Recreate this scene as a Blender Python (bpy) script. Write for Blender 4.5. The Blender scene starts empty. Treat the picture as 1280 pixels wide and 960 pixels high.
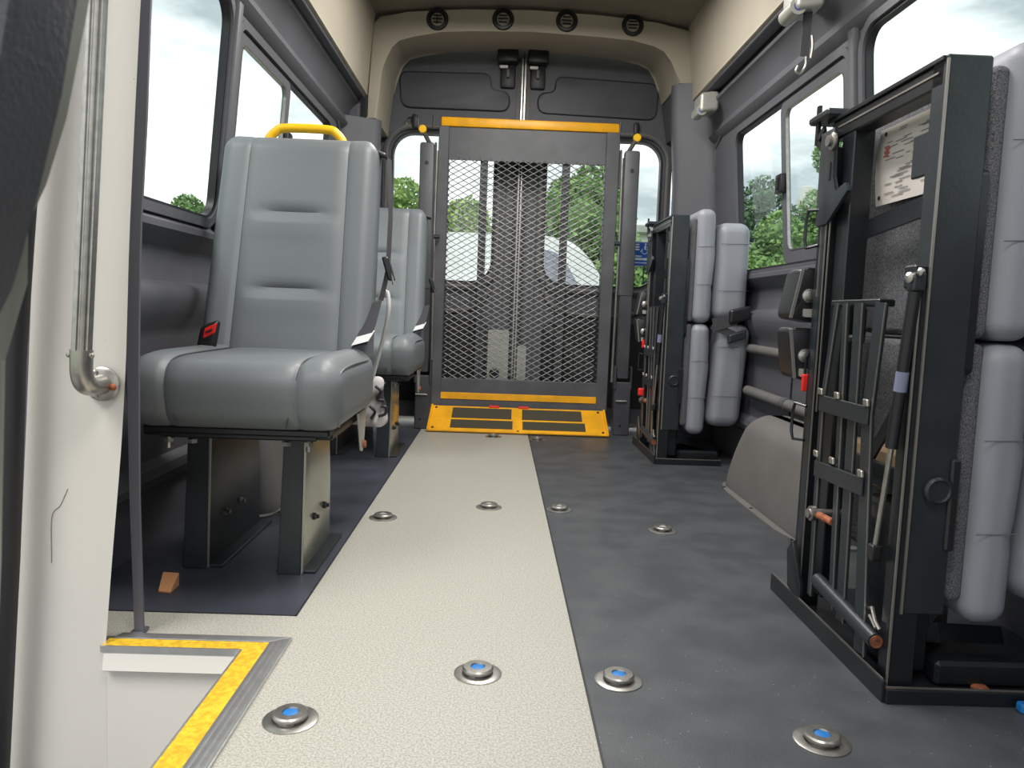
import bpy, bmesh, math, random
from mathutils import Vector, Matrix, noise
random.seed(7)
C = bpy.context.scene.collection
PI = math.pi

# ------------------------------------------------------------------ camera
def rx(a): return Matrix.Rotation(math.radians(a), 4, 'X')
def rz(a): return Matrix.Rotation(math.radians(a), 4, 'Z')
cd = bpy.data.cameras.new('camera'); cam = bpy.data.objects.new('camera', cd); C.objects.link(cam)
cam.matrix_world = Matrix.Translation((0, 0, 0.57)) @ rz(-1.1) @ rx(90 - 5.4) @ rz(2.1)
cd.sensor_width = 36; cd.lens = 27; cd.clip_start = 0.02; cd.clip_end = 300
cd.dof.use_dof = True; cd.dof.focus_distance = 2.0; cd.dof.aperture_fstop = 16
bpy.context.scene.camera = cam

# ------------------------------------------------------------------ world
w = bpy.data.worlds.new('overcast_sky'); bpy.context.scene.world = w; w.use_nodes = True
nt = w.node_tree; nt.nodes.clear()
N = nt.nodes.new; L = nt.links.new
out = N('ShaderNodeOutputWorld'); bg = N('ShaderNodeBackground'); tc = N('ShaderNodeTexCoord')
mp = N('ShaderNodeMapping'); mp.inputs['Scale'].default_value = (1.0, 1.0, 3.2); mp.inputs['Location'].default_value = (0.3, 0.1, 0.45)
nz = N('ShaderNodeTexNoise'); nz.inputs['Scale'].default_value = 2.1; nz.inputs['Detail'].default_value = 7; nz.inputs['Roughness'].default_value = 0.55
cr = N('ShaderNodeValToRGB')
cr.color_ramp.elements[0].position = 0.44; cr.color_ramp.elements[0].color = (0.30, 0.335, 0.355, 1)
cr.color_ramp.elements[1].position = 0.64; cr.color_ramp.elements[1].color = (1.0, 1.0, 1.0, 1)
L(tc.outputs['Generated'], mp.inputs[0]); L(mp.outputs[0], nz.inputs['Vector']); L(nz.outputs['Fac'], cr.inputs[0])
L(cr.outputs[0], bg.inputs['Color']); bg.inputs['Strength'].default_value = 1.0
L(bg.outputs[0], out.inputs[0])

sd = bpy.data.lights.new('sun', 'SUN'); sd.energy = 0.9; sd.angle = math.radians(25); sd.color = (1, 0.97, 0.92)
so = bpy.data.objects.new('sun', sd); C.objects.link(so); so.rotation_euler = (math.radians(38), math.radians(-12), math.radians(-20))

# added area lights under the ceiling, without fixtures, to brighten the interior
def fill_light(x, y, z, e):
    ld = bpy.data.lights.new('added_fill', 'AREA'); ld.shape = 'RECTANGLE'; ld.size = 0.5; ld.size_y = 0.5
    ld.energy = e; ld.color = (1.0, 0.97, 0.93)
    lo = bpy.data.objects.new('added_fill', ld); C.objects.link(lo); lo.location = (x, y, z)
fill_light(0.1, 0.3, 1.83, 6.0)
fill_light(0.1, 1.5, 1.83, 10.0)
fill_light(0.1, 2.7, 1.83, 10.0)

sc = bpy.context.scene
sc.view_settings.view_transform = 'Standard'; sc.view_settings.look = 'None'
sc.view_settings.gamma = 1.0; sc.view_settings.use_curve_mapping = False
sc.view_settings.exposure = 1.25
sc.cycles.max_bounces = 10; sc.cycles.diffuse_bounces = 6; sc.cycles.transparent_max_bounces = 16
sc.cycles.sample_clamp_indirect = 6.0

# ------------------------------------------------------------------ materials
def lin(c): return tuple((v/12.92 if v <= 0.04045 else ((v+0.055)/1.055)**2.4) for v in c)
def col(r, g, b): return lin((r/255, g/255, b/255)) + (1,)
def mat(name, c, rough=0.5, metal=0.0, var=0.0, vscale=8, bump=0.0, bscale=200, c2=None, spec=None, speck=None, detail=3):
    m = bpy.data.materials.new(name); m.use_nodes = True
    nt = m.node_tree; b = nt.nodes['Principled BSDF']
    b.inputs['Base Color'].default_value = c; b.inputs['Roughness'].default_value = rough; b.inputs['Metallic'].default_value = metal
    if spec is not None: b.inputs['Specular IOR Level'].default_value = spec
    tc = nt.nodes.new('ShaderNodeTexCoord'); src = None
    if var or c2:
        n = nt.nodes.new('ShaderNodeTexNoise'); n.inputs['Scale'].default_value = vscale; n.inputs['Detail'].default_value = detail
        nt.links.new(tc.outputs['Object'], n.inputs['Vector'])
        r = nt.nodes.new('ShaderNodeValToRGB')
        a = c2 if c2 else tuple(max(0, v*(1-var)) for v in c[:3]) + (1,)
        z = c if c2 else tuple(min(1, v*(1+var)) for v in c[:3]) + (1,)
        r.color_ramp.elements[0].position = 0.38; r.color_ramp.elements[0].color = a
        r.color_ramp.elements[1].position = 0.62; r.color_ramp.elements[1].color = z
        nt.links.new(n.outputs['Fac'], r.inputs[0]); src = r.outputs[0]
    if speck:
        sc_, th, sc_col = speck
        v = nt.nodes.new('ShaderNodeTexVoronoi'); v.inputs['Scale'].default_value = sc_
        nt.links.new(tc.outputs['Object'], v.inputs['Vector'])
        lt = nt.nodes.new('ShaderNodeMath'); lt.operation = 'LESS_THAN'; lt.inputs[1].default_value = th
        nt.links.new(v.outputs['Distance'], lt.inputs[0])
        n2 = nt.nodes.new('ShaderNodeTexNoise'); n2.inputs['Scale'].default_value = 9
        nt.links.new(tc.outputs['Object'], n2.inputs['Vector'])
        gt = nt.nodes.new('ShaderNodeMath'); gt.operation = 'GREATER_THAN'; gt.inputs[1].default_value = 0.5
        nt.links.new(n2.outputs['Fac'], gt.inputs[0])
        mu = nt.nodes.new('ShaderNodeMath'); mu.operation = 'MULTIPLY'
        nt.links.new(lt.outputs[0], mu.inputs[0]); nt.links.new(gt.outputs[0], mu.inputs[1])
        mx = nt.nodes.new('ShaderNodeMix'); mx.data_type = 'RGBA'
        nt.links.new(mu.outputs[0], mx.inputs['Factor'])
        if src: nt.links.new(src, mx.inputs['A'])
        else: mx.inputs['A'].default_value = c
        mx.inputs['B'].default_value = sc_col; src = mx.outputs['Result']
    if src: nt.links.new(src, b.inputs['Base Color'])
    if bump:
        n = nt.nodes.new('ShaderNodeTexNoise'); n.inputs['Scale'].default_value = bscale; n.inputs['Detail'].default_value = 3
        nt.links.new(tc.outputs['Object'], n.inputs['Vector'])
        bp = nt.nodes.new('ShaderNodeBump'); bp.inputs['Strength'].default_value = bump; bp.inputs['Distance'].default_value = 0.002
        nt.links.new(n.outputs['Fac'], bp.inputs['Height']); nt.links.new(bp.outputs[0], b.inputs['Normal'])
    return m
M = {}
M['cream'] = mat('cream_vinyl', col(178, 176, 166), 0.5, c2=col(144, 142, 133), vscale=330, detail=2, bump=0.15, bscale=300)
M['dark_floor'] = mat('charcoal_floor', col(74, 77, 80), 0.42, c2=col(62, 65, 69), vscale=9, bump=0.25, bscale=420, speck=(75, 0.07, col(150, 150, 150)))
M['navy_floor'] = mat('blue_black_floor', col(68, 71, 81), 0.36, c2=col(58, 61, 70), vscale=6, bump=0.25, bscale=420, speck=(60, 0.06, col(130, 130, 140)))
M['wall'] = mat('charcoal_trim', col(87, 88, 94), 0.55, var=0.06, vscale=5, bump=0.25, bscale=350)
M['wall_light'] = mat('grey_trim', col(108, 106, 104), 0.5, var=0.06, vscale=5, bump=0.2, bscale=350)
M['beige'] = mat('beige_lining', col(168, 160, 145), 0.75, var=0.04, vscale=4, bump=0.2, bscale=260)
M['ceil'] = mat('taupe_ceiling', col(128, 120, 105), 0.85, var=0.05, vscale=4, bump=0.3, bscale=260)
M['rubber'] = mat('black_rubber', col(34, 34, 38), 0.45)
M['black'] = mat('black_paint', col(27, 30, 34), 0.32, var=0.15, vscale=20, bump=0.1, bscale=90)
M['black2'] = mat('satin_black_steel', col(40, 45, 49), 0.36, var=0.12, vscale=14, bump=0.15, bscale=160)
M['plastic'] = mat('black_plastic', col(30, 30, 34), 0.35)
M['edge'] = mat('pale_metal_highlight', col(170, 165, 158), 0.35, 0.8)  # pale metal for welds and clips, also for painted edge highlights
M['steel'] = mat('brushed_steel', col(172, 169, 164), 0.32, 0.9, var=0.1, vscale=60)
M['alu'] = mat('aluminium', col(200, 200, 200), 0.36, 0.85, var=0.05, vscale=40)
M['vinyl'] = mat('grey_seat_vinyl', col(106, 111, 114), 0.47, var=0.03, vscale=6, bump=0.12, bscale=260)
M['vinyl_light'] = mat('light_grey_seat_vinyl', col(138, 140, 148), 0.5, var=0.03, vscale=6, bump=0.15, bscale=260)
M['seam'] = mat('dark_stitching', col(62, 66, 70), 0.7)
M['seam_light'] = mat('grey_stitching', col(100, 103, 108), 0.7)
M['carpet'] = mat('grey_carpet', col(118, 118, 122), 0.95, c2=col(66, 67, 72), vscale=480, bump=1.0, bscale=500)
M['yellow'] = mat('yellow_paint', col(240, 172, 14), 0.42, var=0.10, vscale=14)
M['yellow_bright'] = mat('yellow_handle', col(244, 190, 20), 0.35)
M['yellow_grit'] = mat('yellow_grip_tape', col(218, 178, 34), 0.8, c2=col(190, 148, 20), vscale=120, bump=0.8, bscale=240)
M['lift'] = mat('lift_grey_paint', col(82, 83, 87), 0.5, var=0.12, vscale=9, bump=0.15, bscale=180)
M['liftdk'] = mat('lift_dark_steel', col(64, 65, 70), 0.45, var=0.15, vscale=9, bump=0.15, bscale=180)
M['mesh'] = mat('galvanised_mesh', col(135, 135, 134), 0.4, 0.4)
M['white'] = mat('white_gelcoat', col(205, 201, 195), 0.42, var=0.02, vscale=3, speck=(16, 0.012, col(90, 85, 80)))
M['grit'] = mat('black_grip', col(70, 66, 52), 0.9, bump=0.8, bscale=300)
M['blue'] = mat('blue_cap', col(28, 110, 180), 0.5)
M['red'] = mat('red_plastic', col(225, 40, 35), 0.4)
M['rust'] = mat('rusty_bolt', col(168, 96, 62), 0.8, c2=col(110, 62, 44), vscale=80)
M['paper'] = mat('paper', col(226, 218, 212), 0.8, var=0.02, vscale=12)
M['ink'] = mat('grey_print', col(138, 132, 132), 0.8)
M['redink'] = mat('red_print', col(196, 110, 104), 0.8)
M['label'] = mat('white_label', col(214, 214, 214), 0.6)
M['belt'] = mat('belt_webbing', col(64, 64, 68), 0.7, bump=0.5, bscale=500)
M['cloth'] = mat('white_black_cloth', col(205, 200, 200), 0.85, c2=col(48, 46, 52), vscale=22, detail=0)
M['foam'] = mat('tan_foam', col(176, 150, 118), 0.9, var=0.1, vscale=30)
M['card'] = mat('brown_card', col(196, 140, 98), 0.8)
M['silver'] = mat('silver_plastic', col(180, 180, 172), 0.35, 0.35)
M['sign_blue'] = mat('sign_blue', col(20, 90, 190), 0.5)
M['sign_white'] = mat('sign_white', col(235, 240, 245), 0.5)
M['body_white'] = mat('vehicle_white', col(240, 240, 240), 0.3)
M['car_glass'] = mat('vehicle_glass', col(150, 150, 165), 0.15)
M['tyre'] = mat('tyre', col(30, 30, 30), 0.8)
M['bark'] = mat('bark', col(90, 75, 60), 0.9)
M['leaf'] = mat('leaf_green', col(132, 165, 92), 0.7, c2=col(88, 122, 66), vscale=2.2)
M['leaf2'] = mat('leaf_dark', col(98, 130, 84), 0.7, c2=col(56, 84, 66), vscale=1.8)
M['leaf3'] = mat('leaf_light', col(165, 188, 108), 0.7, c2=col(118, 148, 76), vscale=2.2)
M['grass'] = mat('grass_ground', col(120, 140, 90), 0.9, var=0.2, vscale=0.5)
M['asphalt'] = mat('asphalt', col(130, 128, 122), 0.9, var=0.1, vscale=2)
M['render_wall'] = mat('pale_render', col(205, 205, 200), 0.8, var=0.05, vscale=1)
M['post_grey'] = mat('post_grey', col(88, 88, 96), 0.5)
M['badge'] = mat('badge_blue', col(70, 80, 150), 0.5)
M['reflect_side'] = mat('steel_cream_reflection', col(165, 165, 150), 0.25, 0.7, var=0.15, vscale=5)  # glossy steel with the cream floor's reflection mixed into its colour
M['label_grey'] = mat('strut_print', col(120, 125, 150), 0.6)
def glass(name, tint, gloss=0.05):
    m = bpy.data.materials.new(name); m.use_nodes = True; nt = m.node_tree; nt.nodes.clear()
    o = nt.nodes.new('ShaderNodeOutputMaterial'); t = nt.nodes.new('ShaderNodeBsdfTransparent'); g = nt.nodes.new('ShaderNodeBsdfGlossy')
    mx = nt.nodes.new('ShaderNodeMixShader'); t.inputs[0].default_value = tint; g.inputs['Roughness'].default_value = 0.02
    mx.inputs[0].default_value = gloss
    nt.links.new(t.outputs[0], mx.inputs[1]); nt.links.new(g.outputs[0], mx.inputs[2]); nt.links.new(mx.outputs[0], o.inputs[0])
    return m
M['glass'] = glass('window_glass', (0.90, 0.94, 0.93, 1))

# ------------------------------------------------------------------ mesh helpers
def origin(o):
    v = Vector((0, 0, 0))
    while o: v += o.location; o = o.parent
    return v
class MB:
    def __init__(s): s.bm = bmesh.new()
    def hull8(s, vs, bev=0, seg=1):
        v = [s.bm.verts.new(p) for p in vs]
        fs = [s.bm.faces.new([v[i] for i in f]) for f in ((0,1,3,2),(4,6,7,5),(0,4,5,1),(2,3,7,6),(0,2,6,4),(1,5,7,3))]
        if bev:
            es = list({e for f in fs for e in f.edges})
            bmesh.ops.bevel(s.bm, geom=es, offset=bev, segments=seg, profile=0.5, affect='EDGES')
        return s
    def box(s, x0, x1, y0, y1, z0, z1, bev=0, seg=1):
        return s.hull8([(x, y, z) for x in (x0, x1) for y in (y0, y1) for z in (z0, z1)], bev, seg)
    def bar(s, p0, p1, w, t, side=(1, 0, 0), bev=0):
        """oriented box from p0 to p1; t along side, w across"""
        p0, p1 = Vector(p0), Vector(p1); d = (p1-p0).normalized(); a = Vector(side)
        b = d.cross(a)
        if b.length < 1e-4: a = Vector((0, 1, 0)); b = d.cross(a)
        b.normalize(); a = b.cross(d).normalized()
        return s.hull8([q + a*i*t/2 + b*j*w/2 for q in (p0, p1) for i in (-1, 1) for j in (-1, 1)], bev)
    def ring(s, c, a, b, r, seg):
        return [s.bm.verts.new(c + (a*math.cos(2*PI*k/seg) + b*math.sin(2*PI*k/seg))*r) for k in range(seg)]
    def tube(s, pts, r, seg=8, closed=False, flat=None):
        pts = [Vector(p) for p in pts]; n = len(pts); rings = []; a = None
        for i, p in enumerate(pts):
            if closed: d = pts[(i+1) % n] - pts[i-1]
            else: d = pts[min(i+1, n-1)] - pts[max(i-1, 0)]
            d.normalize()
            if a is None:
                a = d.orthogonal().normalized()
            a = (a - d*a.dot(d)).normalized(); b = d.cross(a)
            rr = r[i] if isinstance(r, (list, tuple)) else r
            rings.append(s.ring(p, a, b, rr, seg))
        for i in range(n if closed else n-1):
            A, B = rings[i], rings[(i+1) % n]
            for k in range(seg):
                s.bm.faces.new((A[k], A[(k+1) % seg], B[(k+1) % seg], B[k]))
        if not closed:
            s.bm.faces.new(rings[0][::-1]); s.bm.faces.new(rings[-1])
        return s
    def cyl(s, p0, p1, r, seg=16): return s.tube([p0, p1], r, seg)
    def lathe(s, c, axis, prof, seg=24):
        c = Vector(c); ax = Vector(axis).normalized(); a = ax.orthogonal().normalized(); b = ax.cross(a); rings = []
        for r, h in prof: rings.append(s.ring(c + ax*h, a, b, max(r, 1e-5), seg))
        for A, B in zip(rings, rings[1:]):
            for k in range(seg): s.bm.faces.new((A[k], A[(k+1) % seg], B[(k+1) % seg], B[k]))
        s.bm.faces.new(rings[0][::-1]); s.bm.faces.new(rings[-1])
        return s
    def prism(s, pts, f, a, b, bev=0):
        """pts 2D polygon; f(u,v,w)->xyz ; extruded from w=a to w=b"""
        A = [s.bm.verts.new(f(u, v, a)) for u, v in pts]; B = [s.bm.verts.new(f(u, v, b)) for u, v in pts]
        n = len(pts); fs = [s.bm.faces.new(A[::-1]), s.bm.faces.new(B)]
        for i in range(n): fs.append(s.bm.faces.new((A[i], A[(i+1) % n], B[(i+1) % n], B[i])))
        if bev:
            es = list(set(fs[0].edges) | set(fs[1].edges))
            bmesh.ops.bevel(s.bm, geom=es, offset=bev, segments=2, profile=0.5, affect='EDGES')
        return s
    def plate(s, outer, holes, f, a, b):
        t = bmesh.new(); loops = []
        for lp in [outer] + holes:
            vs = [t.verts.new((u, v, 0)) for u, v in lp]; loops.append(vs)
            for i in range(len(vs)): t.edges.new((vs[i], vs[(i+1) % len(vs)]))
        bmesh.ops.triangle_fill(t, use_beauty=True, use_dissolve=False, edges=t.edges[:])
        t.verts.ensure_lookup_table(); t.verts.index_update()
        A = [s.bm.verts.new(f(v.co.x, v.co.y, a)) for v in t.verts]; B = [s.bm.verts.new(f(v.co.x, v.co.y, b)) for v in t.verts]
        for fc in t.faces:
            ix = [v.index for v in fc.verts]
            s.bm.faces.new([A[i] for i in ix]); s.bm.faces.new([B[i] for i in reversed(ix)])
        for vs in loops:
            for i in range(len(vs)):
                p, q = vs[i].index, vs[(i+1) % len(vs)].index
                s.bm.faces.new((A[p], A[q], B[q], B[p]))
        t.free(); return s
    def grid(s, nu, nv, f):
        vs = [[s.bm.verts.new(f(i/nu, j/nv)) for j in range(nv+1)] for i in range(nu+1)]
        for i in range(nu):
            for j in range(nv): s.bm.faces.new((vs[i][j], vs[i+1][j], vs[i+1][j+1], vs[i][j+1]))
        return s
    def rbox(s, c, h, r, n=(10, 6, 10), extra=((), (), ()), f=None):
        """rounded box, centre c, half size h, radius r; f deforms the local point"""
        c = Vector(c); ax = []
        for k in range(3):
            hi = h[k]; rr = min(r, hi*0.98); core = [-(hi-rr) + 2*(hi-rr)*i/n[k] for i in range(n[k]+1)]
            side = [hi-rr+rr*math.tan(PI/4*q) for q in (0.25, 0.5, 0.75, 1)]
            l = sorted(set([round(v, 6) for v in [-q for q in side] + core + side + list(extra[k])])); ax.append(l)
        cache = {}
        def vert(p):
            key = tuple(round(v, 5) for v in p)
            if key in cache: return cache[key]
            q = Vector([max(-(h[k]-min(r, h[k]*.98)), min(h[k]-min(r, h[k]*.98), p[k])) for k in range(3)])
            d = Vector(p) - q
            if d.length > 1e-9: d = d.normalized()*r if r <= min(h)*.98 else Vector([d.normalized()[k]*min(r, h[k]*.98) for k in range(3)])
            o = q + d
            if f: o = Vector(f(o))
            cache[key] = s.bm.verts.new(c + o); return cache[key]
        for k in range(3):
            a, b = [(1, 2), (2, 0), (0, 1)][k]
            for sg in (-1, 1):
                for i in range(len(ax[a])-1):
                    for j in range(len(ax[b])-1):
                        ps = []
                        for (ii, jj) in ((i, j), (i+1, j), (i+1, j+1), (i, j+1)):
                            p = [0, 0, 0]; p[k] = sg*h[k]; p[a] = ax[a][ii]; p[b] = ax[b][jj]; ps.append(vert(p))
                        if sg < 0: ps = ps[::-1]
                        if len(set(ps)) > 2:
                            try: s.bm.faces.new(ps)
                            except ValueError: pass
        return s
    def build(s, name, m, parent=None, smooth=None, recalc=True):
        if recalc: bmesh.ops.recalc_face_normals(s.bm, faces=s.bm.faces[:])
        o0 = origin(parent)
        if o0.length > 0: bmesh.ops.translate(s.bm, verts=s.bm.verts[:], vec=-o0)
        me = bpy.data.meshes.new(name); s.bm.to_mesh(me); s.bm.free()
        me.materials.append(m if not isinstance(m, str) else M[m])
        ang = math.radians(33)
        me.polygons.foreach_set('use_smooth', [True]*len(me.polygons))
        try: me.set_sharp_from_angle(angle=ang)
        except Exception: pass
        o = bpy.data.objects.new(name, me); C.objects.link(o)
        if parent: o.parent = parent
        return o
def tag(o, label=None, cat=None, group=None, kind=None):
    for k, v in (('label', label), ('category', cat), ('group', group), ('kind', kind)):
        if v: o[k] = v
    return o
def thing(name, loc, label, cat, group=None):
    o = bpy.data.objects.new(name, None); C.objects.link(o); o.location = loc; o.empty_display_size = 0.05
    return tag(o, label, cat, group)
def struct(name, mb, m, label=None, parent=None):
    o = mb.build(name, m, parent)
    if not parent: o['kind'] = 'structure'
    if label: o['label'] = label
    return o
def copy_tree(o, parent=None):
    c = o.copy(); C.objects.link(c); c.parent = parent
    for ch in [x for x in bpy.data.objects if x.parent == o]: copy_tree(ch, c)
    return c
def rrect(u0, u1, v0, v1, r, n=6):
    """rounded rect; r may be 4 radii (bl, br, tr, tl)"""
    R = r if isinstance(r, (list, tuple)) else (r,)*4; pts = []
    for (cu, cv, q, a0) in ((u0, v0, R[0], PI), (u1, v0, R[1], 1.5*PI), (u1, v1, R[2], 0), (u0, v1, R[3], 0.5*PI)):
        cx = cu + q if cu == u0 else cu - q; cy = cv + q if cv == v0 else cv - q
        for k in range(n+1):
            a = a0 + (PI/2)*k/n; pts.append((cx + q*math.cos(a), cy + q*math.sin(a)))
    return pts
def smooth_poly(pts, r, n=5):
    """round the corners of polygon pts"""
    out = []; N_ = len(pts)
    for i in range(N_):
        p = Vector(pts[i]); a = Vector(pts[i-1]); b = Vector(pts[(i+1) % N_])
        da = (a-p); db = (b-p); q = min(r, da.length*.48, db.length*.48)
        s = p + da.normalized()*q; e = p + db.normalized()*q
        for k in range(n+1):
            t = k/n; out.append(tuple((1-t)**2*s + 2*t*(1-t)*p + t*t*e))
    return out
def spline(pts, n=6):
    P = [Vector(p) for p in pts]; P = [2*P[0]-P[1]] + P + [2*P[-1]-P[-2]]; o = []
    for i in range(1, len(P)-2):
        for k in range(n):
            t = k/n; a, b, c, d = P[i-1:i+3]
            o.append(0.5*((2*b) + (c-a)*t + (2*a-5*b+4*c-d)*t*t + (3*b-3*c+d-a)*t**3))
    o.append(P[-2]); return o

CX = 0.10            # centre line of the van
XZ = lambda u, v, w: (u, w, v)     # polygon in x-z, extruded along y
YZ = lambda u, v, w: (w, u, v)
XY = lambda u, v, w: (u, v, w)

# ================================================================== STRUCTURE
# ---- floor: cream aisle with two darker sides, stepwell opening at front left (x<-0.40, y<1.215)
FY = 3.62
struct('floor', MB().box(-0.352, 0.150, -0.5, FY, -0.03, 0.0).box(-0.80, -0.352, 1.262, 1.366, -0.03, 0.0).box(-0.40, -0.352, -0.5, 1.262, -0.03, 0), 'cream', 'speckled cream vinyl aisle strip down the middle of the van floor')
struct('floor', MB().box(0.1535, 1.0, -0.5, FY, -0.03, 0.0), 'dark_floor', 'charcoal vinyl flooring along the right side of the van')
struct('floor', MB().box(-0.80, -0.3555, 1.3695, FY, -0.03, 0.0), 'navy_floor', 'blue-black vinyl flooring under the two seats on the left')
struct('trim_1', MB().box(-0.3555, -0.352, 1.366, FY, -0.02, 0.0012).box(0.150, 0.1535, -0.5, FY, -0.02, 0.0012).box(-0.80, -0.352, 1.366, 1.3695, -0.02, 0.0012), 'rubber', 'thin dark joints between the floor vinyls')
struct('floor', MB().box(-0.80, 1.0, FY, 3.95, -0.05, -0.012), 'liftdk', 'dark threshold plate below the rear doors')
struct('floor', MB().box(-1.0, -0.40, -0.5, 1.21, -0.40, -0.36), 'rubber', 'black tread at the bottom of the entry step well')
struct('wall_step', MB().box(-0.415, -0.401, -0.5, 1.21, -0.36, -0.012), 'white')

# ---- side walls : profile of half-widths
def wall_profile(side):
    pr = [(0.80, 1.36), (0.826, 1.338)]
    return pr
def X(side, wd): return CX + side*wd
def wx(z): return 0.82 + (1.28 - z)*0.088          # half width in the window band
def side_wall(side, y0, wins, name):
    # window band with openings
    f = lambda u, v, w: (X(side, wx(v) + w), u, v)
    holes = [rrect(a-0.018, b+0.018, c-0.018, d+0.018, r+0.018) for a, b, c, d, r in wins]
    mb = MB().plate([(y0, 0.752), (3.60, 0.752), (3.60, 1.335), (y0, 1.335)], holes, f, 0.0, 0.012)
    # lower skin
    low = [(0.866, 0.755), (0.852, 0.742), (0.852, 0.728), (0.866, 0.712), (0.893, 0.690), (0.897, 0.64), (0.890, 0.612),
           (0.862, 0.598), (0.856, 0.585), (0.858, 0.565), (0.868, 0.53), (0.885, 0.505), (0.892, 0.48), (0.892, 0.20),
           (0.872, 0.185), (0.866, 0.165), (0.872, 0.145), (0.892, 0.13), (0.892, -0.01)]
    up = [(0.816, 1.333), (0.800, 1.345), (0.790, 1.36), (0.800, 1.378), (0.806, 1.395), (0.795, 1.435), (0.770, 1.462), (0.760, 1.468), (0.757, 1.478), (0.772, 1.492), (0.785, 1.52), (0.780, 1.60)]
    for pl in (low, up):
        rows = []
        for wd, z in pl: rows.append([mb.bm.verts.new((X(side, wd), y, z)) for y in (y0, 1.9, 2.9, 3.60)])
        for A, B in zip(rows, rows[1:]):
            for k in range(3): mb.bm.faces.new((A[k], A[k+1], B[k+1], B[k]))
    o = struct(name, mb, 'wall')
    return o
WR = [(0.55, 2.03, 0.775, 1.335-0.02, 0.055), (2.13, 3.10, 0.765, 1.29, 0.035)]
WL = [(1.30, 2.055, 0.785, 1.325, 0.055), (2.13, 3.20, 0.765, 1.29, 0.035)]
side_wall(1, -1.3, WR, 'wall_right')
side_wall(-1, 1.235, WL, 'wall_left')

def window(side, spec, name, sliding=False):
    a, b, c, d, r = spec
    f = lambda u, v, w: (X(side, wx(v) + w), u, v)
    root = tag(bpy.data.objects.new(name, None), kind='structure'); C.objects.link(root); root.location = (X(side, wx(c)), (a+b)/2, c)
    # inner rubber frame, standing proud of the lining
    MB().plate(rrect(a-0.03, b+0.03, c-0.03, d+0.03, r+0.03), [rrect(a-0.008, b+0.008, c-0.008, d+0.008, r+0.008)], f, -0.012, 0.004).build('window_surround', 'wall', root)
    MB().plate(rrect(a-0.010, b+0.010, c-0.010, d+0.010, r+0.010), [rrect(a, b, c, d, r)], f, -0.004, 0.016).build('window_seal', 'rubber', root)
    if not sliding:
        MB().plate(rrect(a-0.004, b+0.004, c-0.004, d+0.004, r), [], f, 0.008, 0.012).build('window_pane', 'glass', root)
    else:
        mid = 2.60
        # fixed rear pane
        MB().plate(rrect(mid, b+0.004, c-0.004, d+0.004, r), [], f, 0.012, 0.015).build('window_pane', 'glass', root)
        # sliding front pane in its own black frame, sill higher
        MB().plate(rrect(a-0.002, mid+0.035, c-0.002, d+0.002, r), [rrect(a+0.028, mid-0.012, c+0.042, d-0.028, 0.03)], f, -0.004, 0.008).build('sliding_frame', 'wall', root)
        MB().plate(rrect(a+0.026, mid-0.010, c+0.040, d-0.026, 0.03), [], f, 0.000, 0.004).build('window_pane', 'glass', root)
        MB().plate(rrect(a+0.026, mid-0.010, c+0.040, d-0.026, 0.03), [rrect(a+0.030, mid-0.014, c+0.044, d-0.030, 0.028)], f, -0.006, 0.004).build('chrome_bead', 'steel', root)
        zz = 1.03 if side > 0 else 1.10
        x = X(side, wx(zz) - 0.012)
        lt = MB().box(x-0.012, x+0.012, mid-0.005, mid+0.05, zz-0.032, zz+0.032, 0.006, 2).build('window_latch', 'plastic', root)
        MB().box(x-0.020, x+0.004, mid+0.012, mid+0.022, zz-0.022, zz+0.022, 0.003).build('latch_lever', 'rubber', lt)
    return root
window(1, WR[0], 'window_1'); window(1, WR[1], 'window_2', True)
window(-1, WL[0], 'window_3'); window(-1, WL[1], 'window_4', True)

# ledge lines and pillars of lining above the windows
def trim_tube(name, pts, r, m, lab=None, seg=10): return struct(name, MB().tube(pts, r, seg), m, lab)
for sd_, y0 in ((1, -0.4), (-1, 1.24)):
    trim_tube('trim_2', [(X(sd_, 0.812), y0, 1.352), (X(sd_, 0.812), 3.30, 1.352), (X(sd_, 0.822), 3.42, 1.31), (X(sd_, 0.826), 3.46, 1.2), (X(sd_, 0.85), 3.46, 0.9)], 0.010, 'wall', 'moulded bead over the side windows')
# window pillar trim between big window and sliding window
for sd_ in (1, -1):
    f = lambda u, v, w, s=sd_: (X(s, wx(v) + w), u, v)
    struct('trim_3', MB().prism([(2.068, 0.74), (2.100, 0.74), (2.100, 1.34), (2.068, 1.34)], f, -0.022, 0.0, 0.006), 'wall', 'pillar cover between side windows')

# right wall lower : panel joint, tubes
struct('trim_4', MB().box(X(1, 0.888), X(1, 0.893), 2.555, 2.563, 0.14, 0.50), 'rubber', 'vertical joint between the right side panels')
for (za, zb, r, ya, yb) in ((0.462, 0.455, 0.017, 2.0, 2.94), (0.300, 0.288, 0.019, 2.0, 2.94)):
    t = thing('conduit_pipe', (X(1, 0.865), ya, za), 'grey pipe running along the right side wall %s' % ('at elbow height above the other pipe' if za > .4 else 'low above the wheel arch'), 'pipe')
    MB().tube([(X(1, 0.868), ya, zb), (X(1, 0.868), 2.56, (za+zb)/2), (X(1, 0.868), yb, za)], r, 12).build('pipe_body', 'wall_light', t)
    MB().cyl((X(1, 0.868), 2.52, (za+zb)/2), (X(1, 0.868), 2.56, (za+zb)/2), r*1.15).build('collar', 'wall', t)
struct('trim_5', MB().tube([(X(-1, 0.885), 1.24, 0.17), (X(-1, 0.885), 1.9, 0.17)], 0.012, 8), 'wall_light', 'lower ridge of the left wall')

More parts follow.
